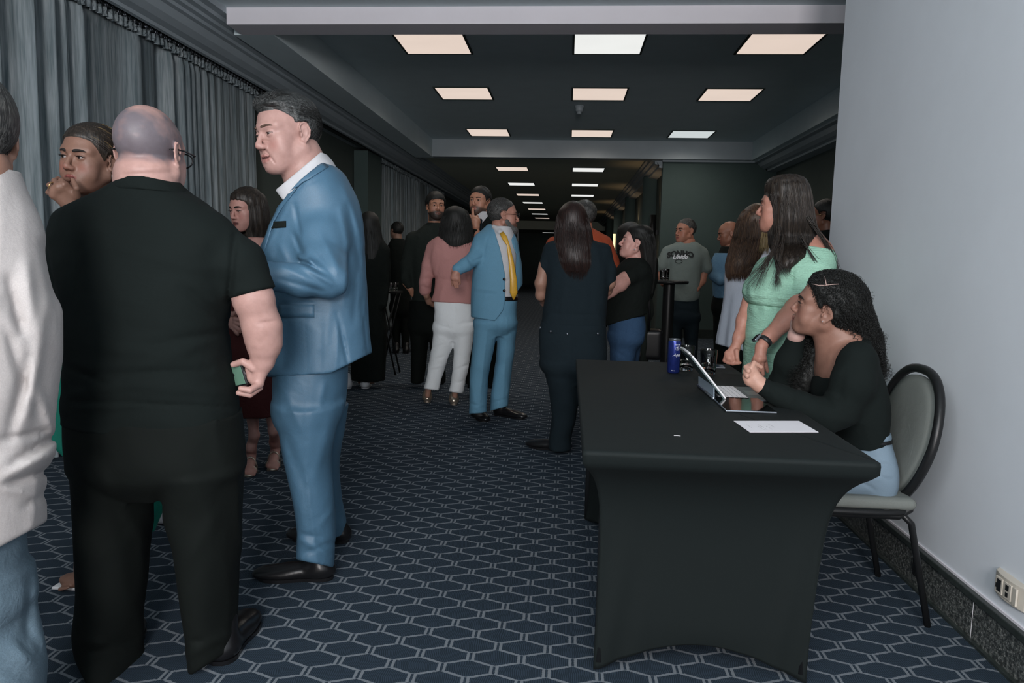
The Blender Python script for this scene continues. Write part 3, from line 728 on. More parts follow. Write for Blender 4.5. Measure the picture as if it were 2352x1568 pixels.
for k,y in enumerate((13.95,16.75,19.5,22.2,25.,27.6,30.3)):
    panel(-1.43,y,3.0,M['lampwhite' if k%2 else 'lampwarm'],f'square light panel in the corridor ceiling, left row, {ordn[k]} from the hall','light panels of the corridor ceiling',.6,.6,power=CORR_W if k in(0,2,4) else 0)
    if k<5: panel(.035,y,3.0,M['lampwhite'],f'square light panel in the corridor ceiling, right row, {ordn[k]} from the hall','light panels of the corridor ceiling',.6,.6,power=CORR_W if k in (1,3) else 0)
panel(-1.3,36.0,2.62,M['lampwhite'],'single light panel beyond the lowered soffit at the corridor end','light panels of the corridor ceiling',.9,.6)
# smoke detector
e=thing('smoke_detector',(.09,9.55,3.214),'small white round smoke detector on the coffered ceiling','smoke detector')
c=atZ(1331,243,3.214)
MB().lathe([(.001,3.214),(.062,3.214),(.062,3.196),(.054,3.190),(.054,3.18)],(c[0],c[1],0)).build('base',M['molding'],e,True)
MB().lathe([(.050,3.18),(.050,3.155),(.040,3.142),(.028,3.138),(.028,3.118),(.022,3.110),(.001,3.108)],(c[0],c[1],0)).build('sensor_head',M['molding'],e,True)
e.location=(c[0],c[1],3.214)
for ch in e.children: ch.matrix_parent_inverse=Matrix.Translation(-Vector(e.location))
# curtains: gathered sheers hanging from a ringed track
def curtain(y0,y1,x0,ztop,zbot,seed,label,amp=.045,per=.17):
    e=thing('curtain',(x0,(y0+y1)/2,ztop),label,'curtain','sheer grey curtains along the left wall')
    n=int((y1-y0)/.012); g=np.random.default_rng(seed); y=np.linspace(y0,y1,n); ph=np.cumsum(.012*2*math.pi/per*(1+.55*np.sin(y*1.7+seed)+.5*np.sin(y*4.3+2)+.3*np.sin(y*9.1)))
    zz=np.linspace(ztop,zbot,26); am=amp*(.55+.35*np.sin(y*1.1+seed)+.25*np.sin(y*3.7)); G=np.zeros((n,26,3))
    for k,z in enumerate(zz):
        t=(ztop-z)/(ztop-zbot); am2=am*(1 if t>.03 else .45); wob=.25*np.sin(t*2.2+y*2)
        G[:,k,0]=x0+am2*np.sin(ph+wob)+.4*am2*np.sin(2.3*ph+1+wob*2)+.02*np.sin(y*.9+t*2); G[:,k,1]=y+.25*am2*np.cos(ph+wob); G[:,k,2]=z
    MB().grid(G).build('fabric',M['curtain'],e,True)
    # gathered header ruffle
    m=int((y1-y0)/.006); y=np.linspace(y0,y1,m); G=np.zeros((m,5,3)); r=g.uniform(-1,1,(m,5))
    for k,z in enumerate(np.linspace(ztop+.012,ztop-.05,5)):
        G[:,k,0]=x0+.025+.016*np.sin(y*115+r[:,k]*1.2)+.006*r[:,k]; G[:,k,1]=y; G[:,k,2]=z+.006*np.sin(y*60+k)
    MB().grid(G).build('header_tape',M['curtain'],e,True)
    return e
curtain(-1.9,6.95,-3.05,2.80,.02,3,'long sheer grey curtain gathered on its track along the near left wall')
curtain(11.6,17.5,-3.05,2.80,.02,5,'sheer grey curtain in the dark beyond the wall pillar on the left')
e=thing('curtain_track',(-3.02,3.,2.84),'dark ringed curtain track under the moulding of the near left wall','curtain track')
MB().box((-3.06,-2.,2.815),(-2.99,10.6,2.845)).build('rail',M['black'],e)
mb=MB(); yy=np.arange(3.5,7.,.062)
for k,y in enumerate(yy):
    a=np.linspace(0,2*math.pi,10)[:-1]; mb.tube([(-2.985+.004*math.sin(k),y+.011*math.cos(t),2.808+.013*math.sin(t)) for t in a],.0022,5,closed=True)
tag(mb.build('ring',M['silver'],e,True),kind='stuff')
# shimmering vertical columns and sconces of the corridor
for k,(y) in enumerate((14.2,18.6,23.,27.5)):
    e=thing('corridor_column',(1.55,y,0),f'round grey column on the right of the corridor, {ordn[k]} from the hall','column','round columns along the corridor')
    MB().lathe([(.24,0),(.24,.25),(.20,.26),(.20,2.84),(.2,2.86)],(1.58,y,0),40).build('shaft',M['wall_mid'],e,True)
    if k<4:
        q=(1.32,y-.9 if k==0 else y-1.2)
        s_=thing('wall_sconce',(1.50,q[1],1.75),f'slim dark uplight sconce with warm glow on the corridor wall, {ordn[k]} from the hall','wall light','uplight sconces along the corridor')
        MB().lathe([(.045,1.55),(.055,1.55),(.055,2.10),(.047,2.10),(.047,2.06),(.001,2.06)],(1.50,q[1],0),24).build('lamp_housing',M['blackmetal'],s_,True)
        MB().lathe([(.001,2.062),(.042,2.062),(.042,2.085),(.001,2.085)],(1.50,q[1],0),20).build('bulb',plain('warm bulb',(255,214,160),emit=(255,190,120),es=3),s_,True)
        MB().box((1.55,q[1]-.03,1.75),(1.63,q[1]+.03,1.83)).build('bracket',M['blackmetal'],s_)
        light('sconce lamp','SPOT',(1.50,q[1],2.11),3.2,(1,.62,.34),.0,(1.54,q[1],3.0),spot_size=math.radians(110),spot_blend=.8)
        light('sconce lamp','POINT',(1.55,q[1],1.50),.5,(1,.62,.34),.0)
# bright slim lamp column behind the smiling woman
p=atY(1410,570,16.); e=thing('floor_lamp',(p[0],16.,0),'tall slim lit lamp glowing behind the smiling woman','lamp')
MB().lathe([(.12,0),(.12,.02),(.02,.03),(.02,1.05)],(p[0],16.,0),20).build('stand',M['blackmetal'],e,True)
MB().lathe([(.001,1.05),(.028,1.05),(.028,1.85),(.001,1.85)],(p[0],16.,0),20).build('lamp_tube',plain('lit tube',(255,230,180),emit=(255,226,170),es=1.4),e,True)
# corridor end doors and pale post
e=struct('door_1',MB().box((-1.55,37.9,0),(-.5,38,2.3)).box((-.45,37.9,0),(.6,38,2.3)),M['wall_dark'])
p=atY(1188,560,24.); e=thing('glass_door_post',(p[0],24,0),'slim pale vertical post far down the corridor','post')
MB().lathe([(.06,0),(.06,.1),(.035,.12),(.035,2.2),(.02,2.22)],(p[0],24,0),20).build('post_shaft',M['molding'],e,True)
# wall outlet and blank plate
P1=atX(2295,1320,XR); P2=atX(2352,1352,XR); yc,zc=P1[1]-.075,P1[2]-.016
e=thing('wall_outlet',(XR,yc,zc),'cream double wall socket above the granite skirting','wall outlet')
a=np.linspace(-1,1,11); poly=[(yc+.078*t,0) for t in a]
y0,y1,z0,z1=yc-.076,yc+.076,zc-.040,zc+.040
G=[];
mb=MB(); N=12
for i in range(N):
    for_=0
ys=np.linspace(y0,y1,N+1); th=.010+.012*(1-((ys-yc)/(y1-yc))**2)
V=[];Q=[]
for i,y in enumerate(ys):
    V+= [(XR,y,z0-.002),(XR-th[i],y,z0+.004),(XR-th[i],y,z1-.004),(XR,y,z1+.002)]
for i in range(N):
    b=i*4
    for j in range(3): Q.append([b+j,b+4+j,b+5+j,b+1+j])
Q+= [[0,1,2,3],[N*4+3,N*4+2,N*4+1,N*4]]
mb.add(V,Q); mb.build('cover_plate',M['cream'],e,bevel=.0015)
for k,(ya,yb) in enumerate(((yc+.014,yc+.05),(yc-.030,yc+.004))):
    s_=MB().box((XR-.025,ya,zc-.026),(XR-.018,yb,zc+.026)).build('socket',M['cream'],e,bevel=.001)
    h=MB()
    if k==0: h.box((XR-.0262,ya+.006,zc-.018),(XR-.0249,yb-.010,zc+.020)).box((XR-.0262,yb-.008,zc-.010),(XR-.0249,yb-.004,zc+.004))
    else: h.box((XR-.0262,ya+.010,zc+.002),(XR-.0249,yb-.008,zc+.020)).box((XR-.0262,ya+.012,zc-.018),(XR-.0249,yb-.010,zc-.004))
    h.build('socket_slot',M['black'],s_)
MB().box((XR-.0245,yc-.056,zc-.028),(XR-.018,yc-.040,zc+.026)).build('socket_blank',M['cream'],e,bevel=.001)
q=atX(2108,1303,XR-.016); e=MB().box((XR-.0205,q[1]-.028,.050),(XR-.0165,q[1]+.035,.118)).build('wall_plate',M['blackmetal'],bevel=.001)
tag(e,'small dark metal plate set in the granite skirting behind the chair','wall plate')
# ---------------------------------------------------------------- registration table
TX0,TX1,TY0,TY1,TZ=.055,.815,1.872,3.67,.75
e=thing('folding_table',((TX0+TX1)/2,(TY0+TY1)/2,0),'long folding table under a fitted black stretch cloth','table')
MB().box((TX0+.006,TY0+.006,TZ-.030),(TX1-.006,TY1-.006,TZ-.006)).build('tabletop',M['white'],e)
for x in (TX0+.075,TX1-.075):
    for y in (TY0+.25,TY1-.25):
        MB().tube([(x,y,.03),(x,y,TZ-.030)],.014,10).build('leg',M['black'],e,True)
# the cloth: height field of rings, pinched to the four feet
def coverring(v,n=200):
    """v 0 = table edge, 1 = floor; returns outline"""
    per=[]; z=TZ*(1-v)
    cx,cy=(TX0+TX1)/2,(TY0+TY1)/2; hx,hy=(TX1-TX0)/2,(TY1-TY0)/2
    # inset along edges grows towards mid-height, corners run to the feet
    sa=1-math.exp(-max(v-.055,0)/.11); fx=hx-.068*sa+.008*v; fy=hy-.165*sa-.075*v
    out=[]; m=n//4
    cs=[(fx,-fy),(fx,fy),(-fx,fy),(-fx,-fy)]
    for k in range(4):
        a=np.array(cs[k]);b=np.array(cs[(k+1)%4]); L=np.linalg.norm(b-a); nrm=np.array([(b-a)[1],-(b-a)[0]])/L
        for i in range(m):
            t=i/m; p=a+(b-a)*t; bow=(4*t*(1-t))
            ins=-(.10 if k%2==0 else .030)*bow**.8*math.sin(math.pi*min(v*.62+.0,1))*sa
            ins*= 1.0
            p=p+nrm*ins; lift=.13*bow**1.3*max(0,(v-.80)/.20)**1.4
            if k%2: lift=.085*bow**1.3*max(0,(v-.80)/.20)**1.4
            cr=.006*math.sin(t*40+v*6)*v*(1-bow)
            out.append((cx+p[0]+nrm[0]*cr,cy+p[1]+nrm[1]*cr,z+lift+.003))
    return np.array(out)
vs=np.concatenate([[0,.018,.045,.075,.10],np.linspace(.13,1,44)])
R=[coverring(v) for v in vs]
top=[]; c0=np.array([(TX0+TX1)/2,(TY0+TY1)/2]); base=R[0].copy()
rings=[]
for s_ in (0.0,.3,.6,.85,.95,.985): 
    q=base.copy(); q[:,:2]=c0+(base[:,:2]-c0)*s_; q[:,2]=TZ+.0035; rings.append(q)
e1=base.copy(); e1[:,:2]=c0+(base[:,:2]-c0)*.997; e1[:,2]=TZ+.002; rings.append(e1)
R[0][:,2]=TZ-.008
G=np.stack(rings+R,0); G=np.concatenate([G,G[:,:1]],1)
cl=MB().grid(G).build('stretch_tablecloth',M['spandex'],None,True)
sm=cl.modifiers.new('solid','SOLIDIFY'); sm.thickness=.002; sm.offset=-1
tag(cl,'fitted black stretch cloth pulled over the registration table','tablecloth')
# ---------------------------------------------------------------- banquet chair
def chair():
    cx,cy=1.00,2.73
    e=thing('banquet_chair',(cx,cy,0),'grey upholstered banquet chair with oval black framed back by the wall','chair')
    fr=M['blackmetal']; up=cloth('grey chair upholstery',(112,116,112),.3,.1,.8,wr=.03)
    mb=MB(); W=.235
    # seat cushion : rounded slab
    sc=np.array([cx+.01,cy,.435]); sc=sc+[0,0,.004]; s_=rbox(sc,(.215,.225,.022),.02)
    V,Q=shell(s_,.008); npmesh('seat',V,Q,up,e)
    ring=[(cx+.01+.222*(abs(math.cos(t))**.5)*np.sign(math.cos(t)),cy+.232*(abs(math.sin(t))**.5)*np.sign(math.sin(t)),.412) for t in np.linspace(0,2*math.pi,49)[:-1]]
    MB().tube(ring,.012,8,closed=True).build('seat_frame',fr,e,True)
    # oval back, leaning to the wall
    def bk(u,v,o=0): # u across (-1..1) , v up (0..1)
        x=1.205+.10*v+o; return (x,cy+u,.40+.485*v)
    th=np.linspace(0,2*math.pi,61)[:-1]
    def oval(a,v0,v1,t,o=0): 
        u=a*np.sign(math.cos(t))*abs(math.cos(t))**.8*(1-.10*(math.sin(t)<0)*abs(math.sin(t))); v=(v0+v1)/2+(v1-v0)/2*math.sin(t); return bk(u,v,o)
    MB().tube([oval(.222,.0,1.,t) for t in th],.0165,10,closed=True).build('back_frame',fr,e,True)
    # padded front and back
    rings=[]
    for s_,o in ((0.0,-.020),(.5,-.020),(.85,-.017),(1.,-.004),(1.,.006),(.85,.014),(.5,.016),(0.,.016)):
        rings.append([bk(*( (np.array(oval(.198*s_,.045,.95,t))[1]-cy), ((.4975)+( (.4525)*s_*math.sin(t))) ),o) for t in th])
    G=np.array(rings); G=np.concatenate([G,G[:,:1]],1); MB().grid(G).build('backrest',up,e,True)
    # hand hole at the top
    MB().box((1.285,cy-.055,.812),(1.2985,cy+.055,.842)).build('backrest_handle',M['silver'],e,bevel=.004)
    for sgn,nm in ((-1,'leg'),(1,'leg')):
        y=cy+sgn*.205
        MB().tube([(1.17,y,.412),(1.215,y,.37),(1.30,y+sgn*.0,.0)],.0115,10).build('leg',fr,e,True)
        MB().tube([(.83,y,.405),(.80,y,.36),(.775,y,.0)],.0115,10).build('leg',fr,e,True)
        MB().tube([(.83,y,.395),(1.17,y,.395),(1.205,y,.42),bk(sgn*.20,.10)],.013,10).build('side_rail',fr,e,True)
chair()
# ---------------------------------------------------------------- things on the table
TT=TZ+.0045
def ontab(x,y): return atZ(x,y,TT)
# paper
pp=[ontab(*q) for q in ((1722,993),(1880,993),(1835,967),(1685,967))]
e=thing('paper_sheet',tuple(pp[0]),'white sheet of paper with faint grey print at the near right of the table','paper')
V=np.array([[*q[:2],TT+.0004] for q in pp]+[[*q[:2],TT+.0014] for q in pp]); MB().hexa(V).build('sheet',M['paper'],e)
ux=(pp[1]-pp[0]);ux/=np.linalg.norm(ux);uy=np.cross([0,0,1.],ux); Rr=np.stack([-uy,ux,[0,0,1.]],1)
mb=MB()
for k,(a,b,L) in enumerate(((.030,.03,.045),(.058,.05,.05),(.068,.03,.07),(.085,.05,.045),(.105,.02,.05))):
    for j in range(3):
        q=pp[0]+ux*(a+.0)+uy*(.125-b-j*L/3); q[2]=TT+.0016; q2=q-uy*(L/3*.8)
        mb.tube([q,(q+q2)/2+[.0008*(j%2),0,0],q2],.00045,4,flat=.4)
    if k==0: mb.build('handwriting',M['ink'],e,True); mb=MB()
mb.build('handwriting',M['ink'],e,True)
# tablet lying flat
e=thing('tablet_computer',(.63,2.55,TT),'black tablet lying flat between the keyboard and the sheet of paper','tablet')
MB().box((.545,2.447,TT),(.715,2.690,TT+.0075)).build('body',M['silver'],e,bevel=.003)
MB().box((.5475,2.4495,TT+.0070),(.7125,2.6875,TT+.0082)).build('screen',M['gloss'],e)
# tablet with folding keyboard
e=thing('keyboard_tablet',(.64,2.81,TT),'tablet propped on its open white keyboard case in front of the seated woman','tablet')
kb=[ontab(*q) for q in ((1650,921),(1752,921))]
kx0,kx1,ky0,ky1=.565,.752,2.66,2.945
MB().box((kx0,ky0,TT),(kx1,ky1,TT+.006)).build('keyboard_base',M['silver'],e,bevel=.002)
MB().box((kx1-.070,ky0+.006,TT+.006),(kx1-.004,ky1-.006,TT+.0066)).build('palm_rest',plain('grey palm rest',(96,102,102),.5),e)
MB().box((kx1-.058,ky0+.10,TT+.0066),(kx1-.008,ky0+.19,TT+.0070)).build('trackpad',plain('trackpad',(120,126,126),.35),e,bevel=.0003)
for r in range(6):
    for c in range(13):
        w=(ky1-ky0-.016)/13; xx=kx0+.008+r*.0178; yy=ky0+.008+c*w
        if r==5 and 4<=c<=8:
            if c>4: continue
            w2=w*5
        else: w2=w
        MB().box((xx,yy+.0012,TT+.006),(xx+.0152,yy+w2-.0012,TT+.0082)).build('key',M['white'],e)
tb=np.array([.590,2.645,TT+.012]); tt_=atY(1592,816,2.645); hgt=np.linalg.norm(tt_-tb); d=(tt_-tb)/hgt; nrm=np.cross(d,[0,1.,0]); nrm/=np.linalg.norm(nrm)
if nrm[0]<0: nrm=-nrm
def tabp(u,v,w): return tb+d*u+np.array([0,1.,0])*v+nrm*w
def slab(u0,u1,v0,v1,w0,w1): return MB().hexa([tabp(u0,v0,w0),tabp(u1,v0,w0),tabp(u1,v1,w0),tabp(u0,v1,w0),tabp(u0,v0,w1),tabp(u1,v0,w1),tabp(u1,v1,w1),tabp(u0,v1,w1)])
slab(0,hgt,0,.28,-.007,.0).build('tablet_body',M['white'],e,bevel=.003)
slab(.004,hgt-.004,.004,.276,-.0005,.0008).build('screen',M['gloss'],e)
slab(.0,hgt-.003,.002,.278,-.0115,-.0075).build('back_cover',plain('grey green cover',(74,90,92),.5),e,bevel=.001)
a=tabp(hgt+.006,.03,-.004); b=tabp(hgt+.006,.20,-.004)
st=MB().tube([a,a*.97+b*.03,a*.03+b*.97,b],[.003,.0048,.0048,.003],10).build('stylus',M['white'],None,True); tag(st,'white stylus clipped along the top edge of the propped tablet','stylus')
q0=atY(1639,915,2.66); q1=atY(1639,887,2.66); q2=atY(1604,887,2.93); q3=atY(1604,864,2.93)
base=[np.array([q0[0],2.66,TT+.001]),np.array([q2[0],2.93,TT+.001])]; tp=[np.array([q1[0],2.66,q1[2]]),np.array([q3[0],2.93,q3[2]])]
o=np.array([.004,0,0]); MB().hexa([base[0],base[0]+o,base[1]+o,base[1],tp[0],tp[0]+o,tp[1]+o,tp[1]]).build('kickstand',plain('pale blue cover back',(150,164,178),.5),e,bevel=.001)
MB().tube([base[0]+[0,-.004,.006],base[1]+[0,.004,.006]],.006,10).build('hinge',M['silver'],e,True)
# can
c=np.array([.492,3.30]); e=thing('drink_can',(*c,TT),'slim dark blue drink can with white script beside the glasses','can')
bl=plain('dark blue lacquered can',(38,52,120),.25,metal=.55,var=.15,vscale=60)
H=.155; r=.0285
MB().lathe([(.022,0),(.0255,.002),(r,.008),(r,H-.016),(.0265,H-.007)],(*c,TT),56,cap=True).build('can_body',bl,e,True)
MB().lathe([(.0265,H-.007),(.0262,H-.001),(.0275,H),(.0262,H+.001),(.0245,H-.003),(.001,H-.003)],(*c,TT),48).build('can_lid',M['silver'],e,True)
a=np.linspace(0,2*math.pi,20)[:-1]; MB().tube([(c[0]+.011*math.cos(t),c[1]-.006+.006*math.sin(t),TT+H) for t in a],.0012,6,closed=True).build('pull_tab',M['silver'],e,True)
va=math.atan2(-c[1],-c[0])+.45
def canR(a):
    o=np.array([math.cos(a),math.sin(a),0]); t=np.array([-math.sin(a),math.cos(a),0]); return np.stack([t,[0,0,1.],o],1),o
Rc,o=canR(va)
def cantext(name,s_,size,z,da=0,shear=0):
    Rq,oo=canR(va+da); return txt(name,s_,size,(c[0]+oo[0]*r,c[1]+oo[1]*r,TT+z),Rq,M['whiteink'],e,.0004,shear,bend=r)
cantext('script_mark','Aqua',.019,.085,0,.5)
cantext('fine_print','BEBIDA MISTA',.0045,H-.024,.15); cantext('fine_print','269 mL',.0055,.014,-.5); cantext('fine_print','ZERO',.004,H-.030,.3)
# little crown emblem
mb=MB(); zc_=.108
def cpt(u,v): 
    a_=va+.05+u/r; return (c[0]+math.cos(a_)*(r+.0003),c[1]+math.sin(a_)*(r+.0003),TT+zc_+v)
for P in ([(-.008,.004),(-.0095,.008),(-.008,.0115),(-.004,.013),(0,.013),(.004,.013),(.008,.0115),(.0095,.008),(.008,.004)],[(-.0075,0),(-.004,-.001),(0,-.0013),(.004,-.001),(.0075,0)],[(-.008,.004),(-.0075,0)],[(.008,.004),(.0075,0)],[(-.003,.0),(-.0035,.006),(-.001,.012)],[(.003,.0),(.0035,.006),(.001,.012)],[(0,.0),(0,.015)]):
    mb.tube([cpt(*q) for q in P],.0005,5)
mb.build('crown_emblem',M['whiteink'],e,True)
# glasses
def tumbler(x,y,lab,r=.037,h=.105,fill=.55,z=TT,grp='clear tumblers on the registration table',nm='drinking_glass'):
    e=thing(nm,(x,y,z),lab,'glass',grp)
    MB().lathe([(.001,0.0005),(r*.82,.0005),(r*.86,.004),(r,h),(r-.0015,h+.0006),(r-.0028,h-.0006),(r*.80,.012),(.001,.011)],(x,y,z),48,cap=False).build('glass_wall',M['glass'],e,True)
    if fill: MB().lathe([(.001,.0125),(r*.79,.0125),(r*.80+ (r*.1)*fill,h*fill),(.001,h*fill)],(x,y,z),40,cap=False).build('water',M['water'],e,True)
g1=ontab(1572,853); tumbler(.565,3.395,'half full clear tumbler just behind the blue can',.036,.115,.45)
tumbler(.645,3.29,'clear tumbler to the right of the blue can behind the propped tablet',.038,.112,.35)
q=ontab(1618,849); e=thing('mobile_phone',(.70,3.49,TT),'dark phone with silver edge lying at the far end of the table','phone')
MB().box((.615,3.485,TT),(.765,3.56,TT+.008)).build('phone_body',M['silver'],e,bevel=.003)
MB().box((.618,3.488,TT+.0076),(.762,3.557,TT+.0086)).build('screen',M['gloss'],e)
q=ontab(1555,1001); o=MB().tube([q+[-.009,0,.0008],q+[.0,.001,.001],q+[.010,-.001,.0008]],.0007,5).build('thread_scrap',M['white'],None,True); tag(o,'tiny white thread scrap lying on the near part of the cloth','lint')
# ---------------------------------------------------------------- cocktail table on the right, glass stand at the left
e=thing('cocktail_table',(1.03,7.1,0),'tall round black cocktail table in front of the man in the grey tee','table')
a=atY(1493,643,7.05);b=atY(1582,643,7.05); cx=(a[0]+b[0])/2; rr=(b[0]-a[0])/2; tz=a[2]
cxp=atY(1514,700,7.05)[0]
MB().lathe([(.001,tz-.03),(rr-.01,tz-.03),(rr,tz-.02),(rr,tz-.004),(rr-.006,tz),(.001,tz)],(cx,7.05,0),64).build('tabletop',M['blackmetal'],e,True)
MB().lathe([(.055,0),(.055,tz-.03)],(cx,7.05,0),28).build('pole',M['blackmetal'],e,True)
MB().lathe([(.24,0),(.24,.012),(.06,.03),(.055,.05)],(cx,7.05,0),48).build('base',M['blackmetal'],e,True)
tumbler(atY(1522,638,7.0)[0],6.98,'small glass at the left edge of the black cocktail table',.034,.10,0,tz,'glasses on the cocktail table')
tumbler(atY(1530,638,7.1)[0],7.12,'second small glass on the cocktail table, right behind the first',.034,.11,0,tz,'glasses on the cocktail table')
p0=atY(893,668,7.6); e=thing('folding_stand',(p0[0],7.6,0),'small dark cross-legged stand with glasses behind the woman in black','side table')
hz_=p0[2]; 
MB().box((p0[0]-.12,7.45,hz_-.02),(p0[0]+.12,7.75,hz_)).build('tabletop',M['blackmetal'],e)
for sg in (-1,1):
    MB().tube([(p0[0]-.10*sg,7.5,0),(p0[0]+.10*sg,7.5,hz_-.02)],.010,8).build('leg',M['blackmetal'],e,True)
    MB().tube([(p0[0]-.10*sg,7.7,0),(p0[0]+.10*sg,7.7,hz_-.02)],.010,8).build('leg',M['blackmetal'],e,True)
for k,(dx,dy) in enumerate(((-.045,0),(.035,-.05),(.06,.06))):
    tumbler(p0[0]+dx,7.6+dy,['tumbler on the cross-legged stand, leftmost','tumbler on the cross-legged stand, nearest the hall','tumbler on the cross-legged stand, farthest back'][k],.030,.09,0,hz_,'tumblers on the cross-legged stand')
# ---------------------------------------------------------------- people
M['skin']=attrmat('skin',.48,.4,.18,260,.06); M['eye']=attrmat('eyes',.22,.3,0); M['brow']=plain('eyebrow hair',(30,24,22),.8)
M['suit']=cloth('blue suit wool',(72,106,130),.5,.22,.5,scale=1400,spec=.5,wr=.05,wscale=7)
M['suit2']=cloth('steel blue suit wool',(100,146,172),.4,.12,.7,wr=.05)
M['black_polo']=cloth('black cotton pique',(15,22,21),.3,.12,.9,wr=.06,wscale=6)
M['black_trouser']=cloth('black wool trousers',(11,16,14),.2,.1,.85,wr=.07,wscale=5)
M['black_cloth']=cloth('black cloth',(19,24,22),.3,.1,.9,wr=.1)
M['darkgrey_cloth']=cloth('charcoal cloth',(34,40,37),.3,.1,.9,wr=.1)
M['beige_polo']=cloth('heather beige jersey',(176,170,168),.6,.10,.9,scale=700,wr=.05,wscale=7,stretch=(1,1,.4))
M['jeans']=cloth('light blue denim',(92,110,122),.8,.22,.85,scale=700,wr=.12,wscale=9)
M['jeans_dark']=cloth('blue denim',(52,78,108),.8,.2,.85,scale=700,wr=.12)
M['white_cloth']=cloth('white cotton',(196,195,198),.2,.04,.8,wr=.03)
M['teal']=cloth('teal satin',(34,132,112),.1,.1,.55,wr=.15,wscale=6)
M['wine']=cloth('wine red dress',(74,34,34),.3,.15,.8,wr=.1)
M['pink']=cloth('dusty pink jacket',(188,136,132),.3,.1,.8,wr=.12,wscale=9)
M['mint']=cloth('mint crinkled cotton',(154,198,176),.6,.12,.9,scale=300,wr=.16,wscale=30,stretch=(.5,.5,3.2))
M['paleblue']=cloth('pale blue trousers',(114,132,146),.2,.06,.7,wr=.04)
M['white_trouser']=cloth('white trousers',(236,240,242),.2,.05,.8,wr=.08)
M['navy']=cloth('dark navy tee',(24,35,41),.3,.1,.9,wr=.06)
M['orange']=cloth('burnt orange polo',(168,78,52),.3,.1,.9,wr=.08)
M['grey_tee']=cloth('grey tee',(112,122,118),.3,.08,.9,wr=.08)
M['blue_shirt']=cloth('faded blue shirt',(96,130,156),.6,.3,.9,wr=.1)
M['blouse']=cloth('white blouse',(208,212,224),.1,.05,.8,wr=.06)
M['yellow']=plain('yellow silk tie',(208,160,56),.35,var=.15,vscale=200)
M['leather']=plain('black leather',(22,22,24),.28,spec=.5,bump=.2,bscale=60)
M['gilt']=plain('metallic silver leather',(190,176,160),.28,metal=.8,var=.4,vscale=90)
M['hair_black']=hairmat('black hair',(17,18,17),(30,31,29),.6); M['hair_grey']=hairmat('greying dark hair',(34,34,34),(98,97,94),.5,(260,260,40))
M['hair_slick']=hairmat('slicked dark hair going grey',(30,31,31),(84,85,84),.42,(14,220,220))
M['hair_brown']=hairmat('brown hair',(62,44,34),(112,84,62)); M['hair_red']=hairmat('dark auburn hair',(30,20,18),(52,32,27)); M['hair_streak']=hairmat('dark hair with blond streaks',(36,34,28),(120,104,74),.45,(40,40,40))
M['hair_salt']=hairmat('short grey hair',(70,70,70),(120,120,118),.6,(200,200,200)); M['hair_blond']=hairmat('honey blond hair',(120,100,66),(160,138,96))
M['hair_dkbrown']=hairmat('very dark brown hair',(30,24,20),(62,52,44))
BACK=180
def trouser_leg(f,rows,n=2.1): return f.loft(rows,n)
def simple_torso(f,rows,mat,name='shirt',sleeves=(),k=.03,amp=.003,seed=1,stretch=(1,1,.5),cuts=(),creases=(),h=None,n=2.3,label=None):
    p=f.loft(rows,n); 
    if sleeves: p=U([p]+[f.chain(s_,.02) for s_ in sleeves],k)
    p=disp(p,folds(amp,22,stretch,seed))
    if creases: p=f.crease(creases,p)
    for c in cuts: p=f.cut(p,*c)
    return f.part(name,p,mat,h=h,label=label)
def two_legs(f,waist,left,right,mat,name='trousers',amp=.004,seed=3,creases=(),cuts=(),h=None,k=.035,label=None,wk=.30):
    ps=[]
    if waist:
        q=waist[-1]; dy=.07/f.k; w_=q[2]-q[1]; ps.append(f.loft(list(waist)+[(q[0]+dy,q[1]+wk*w_,q[2]-wk*w_,q[3]*.5)+tuple(q[4:])],2.3))
    ps+= [f.loft(left,2.1)] if left else []; ps+= [f.loft(right,2.1)] if right else []
    p=U(ps,k); p=disp(p,folds(amp,16,(1,1,.6),seed))
    if creases: p=f.crease(creases,p)
    for c in cuts: p=f.cut(p,*c)
    return f.part(name,p,mat,h=h,label=label)

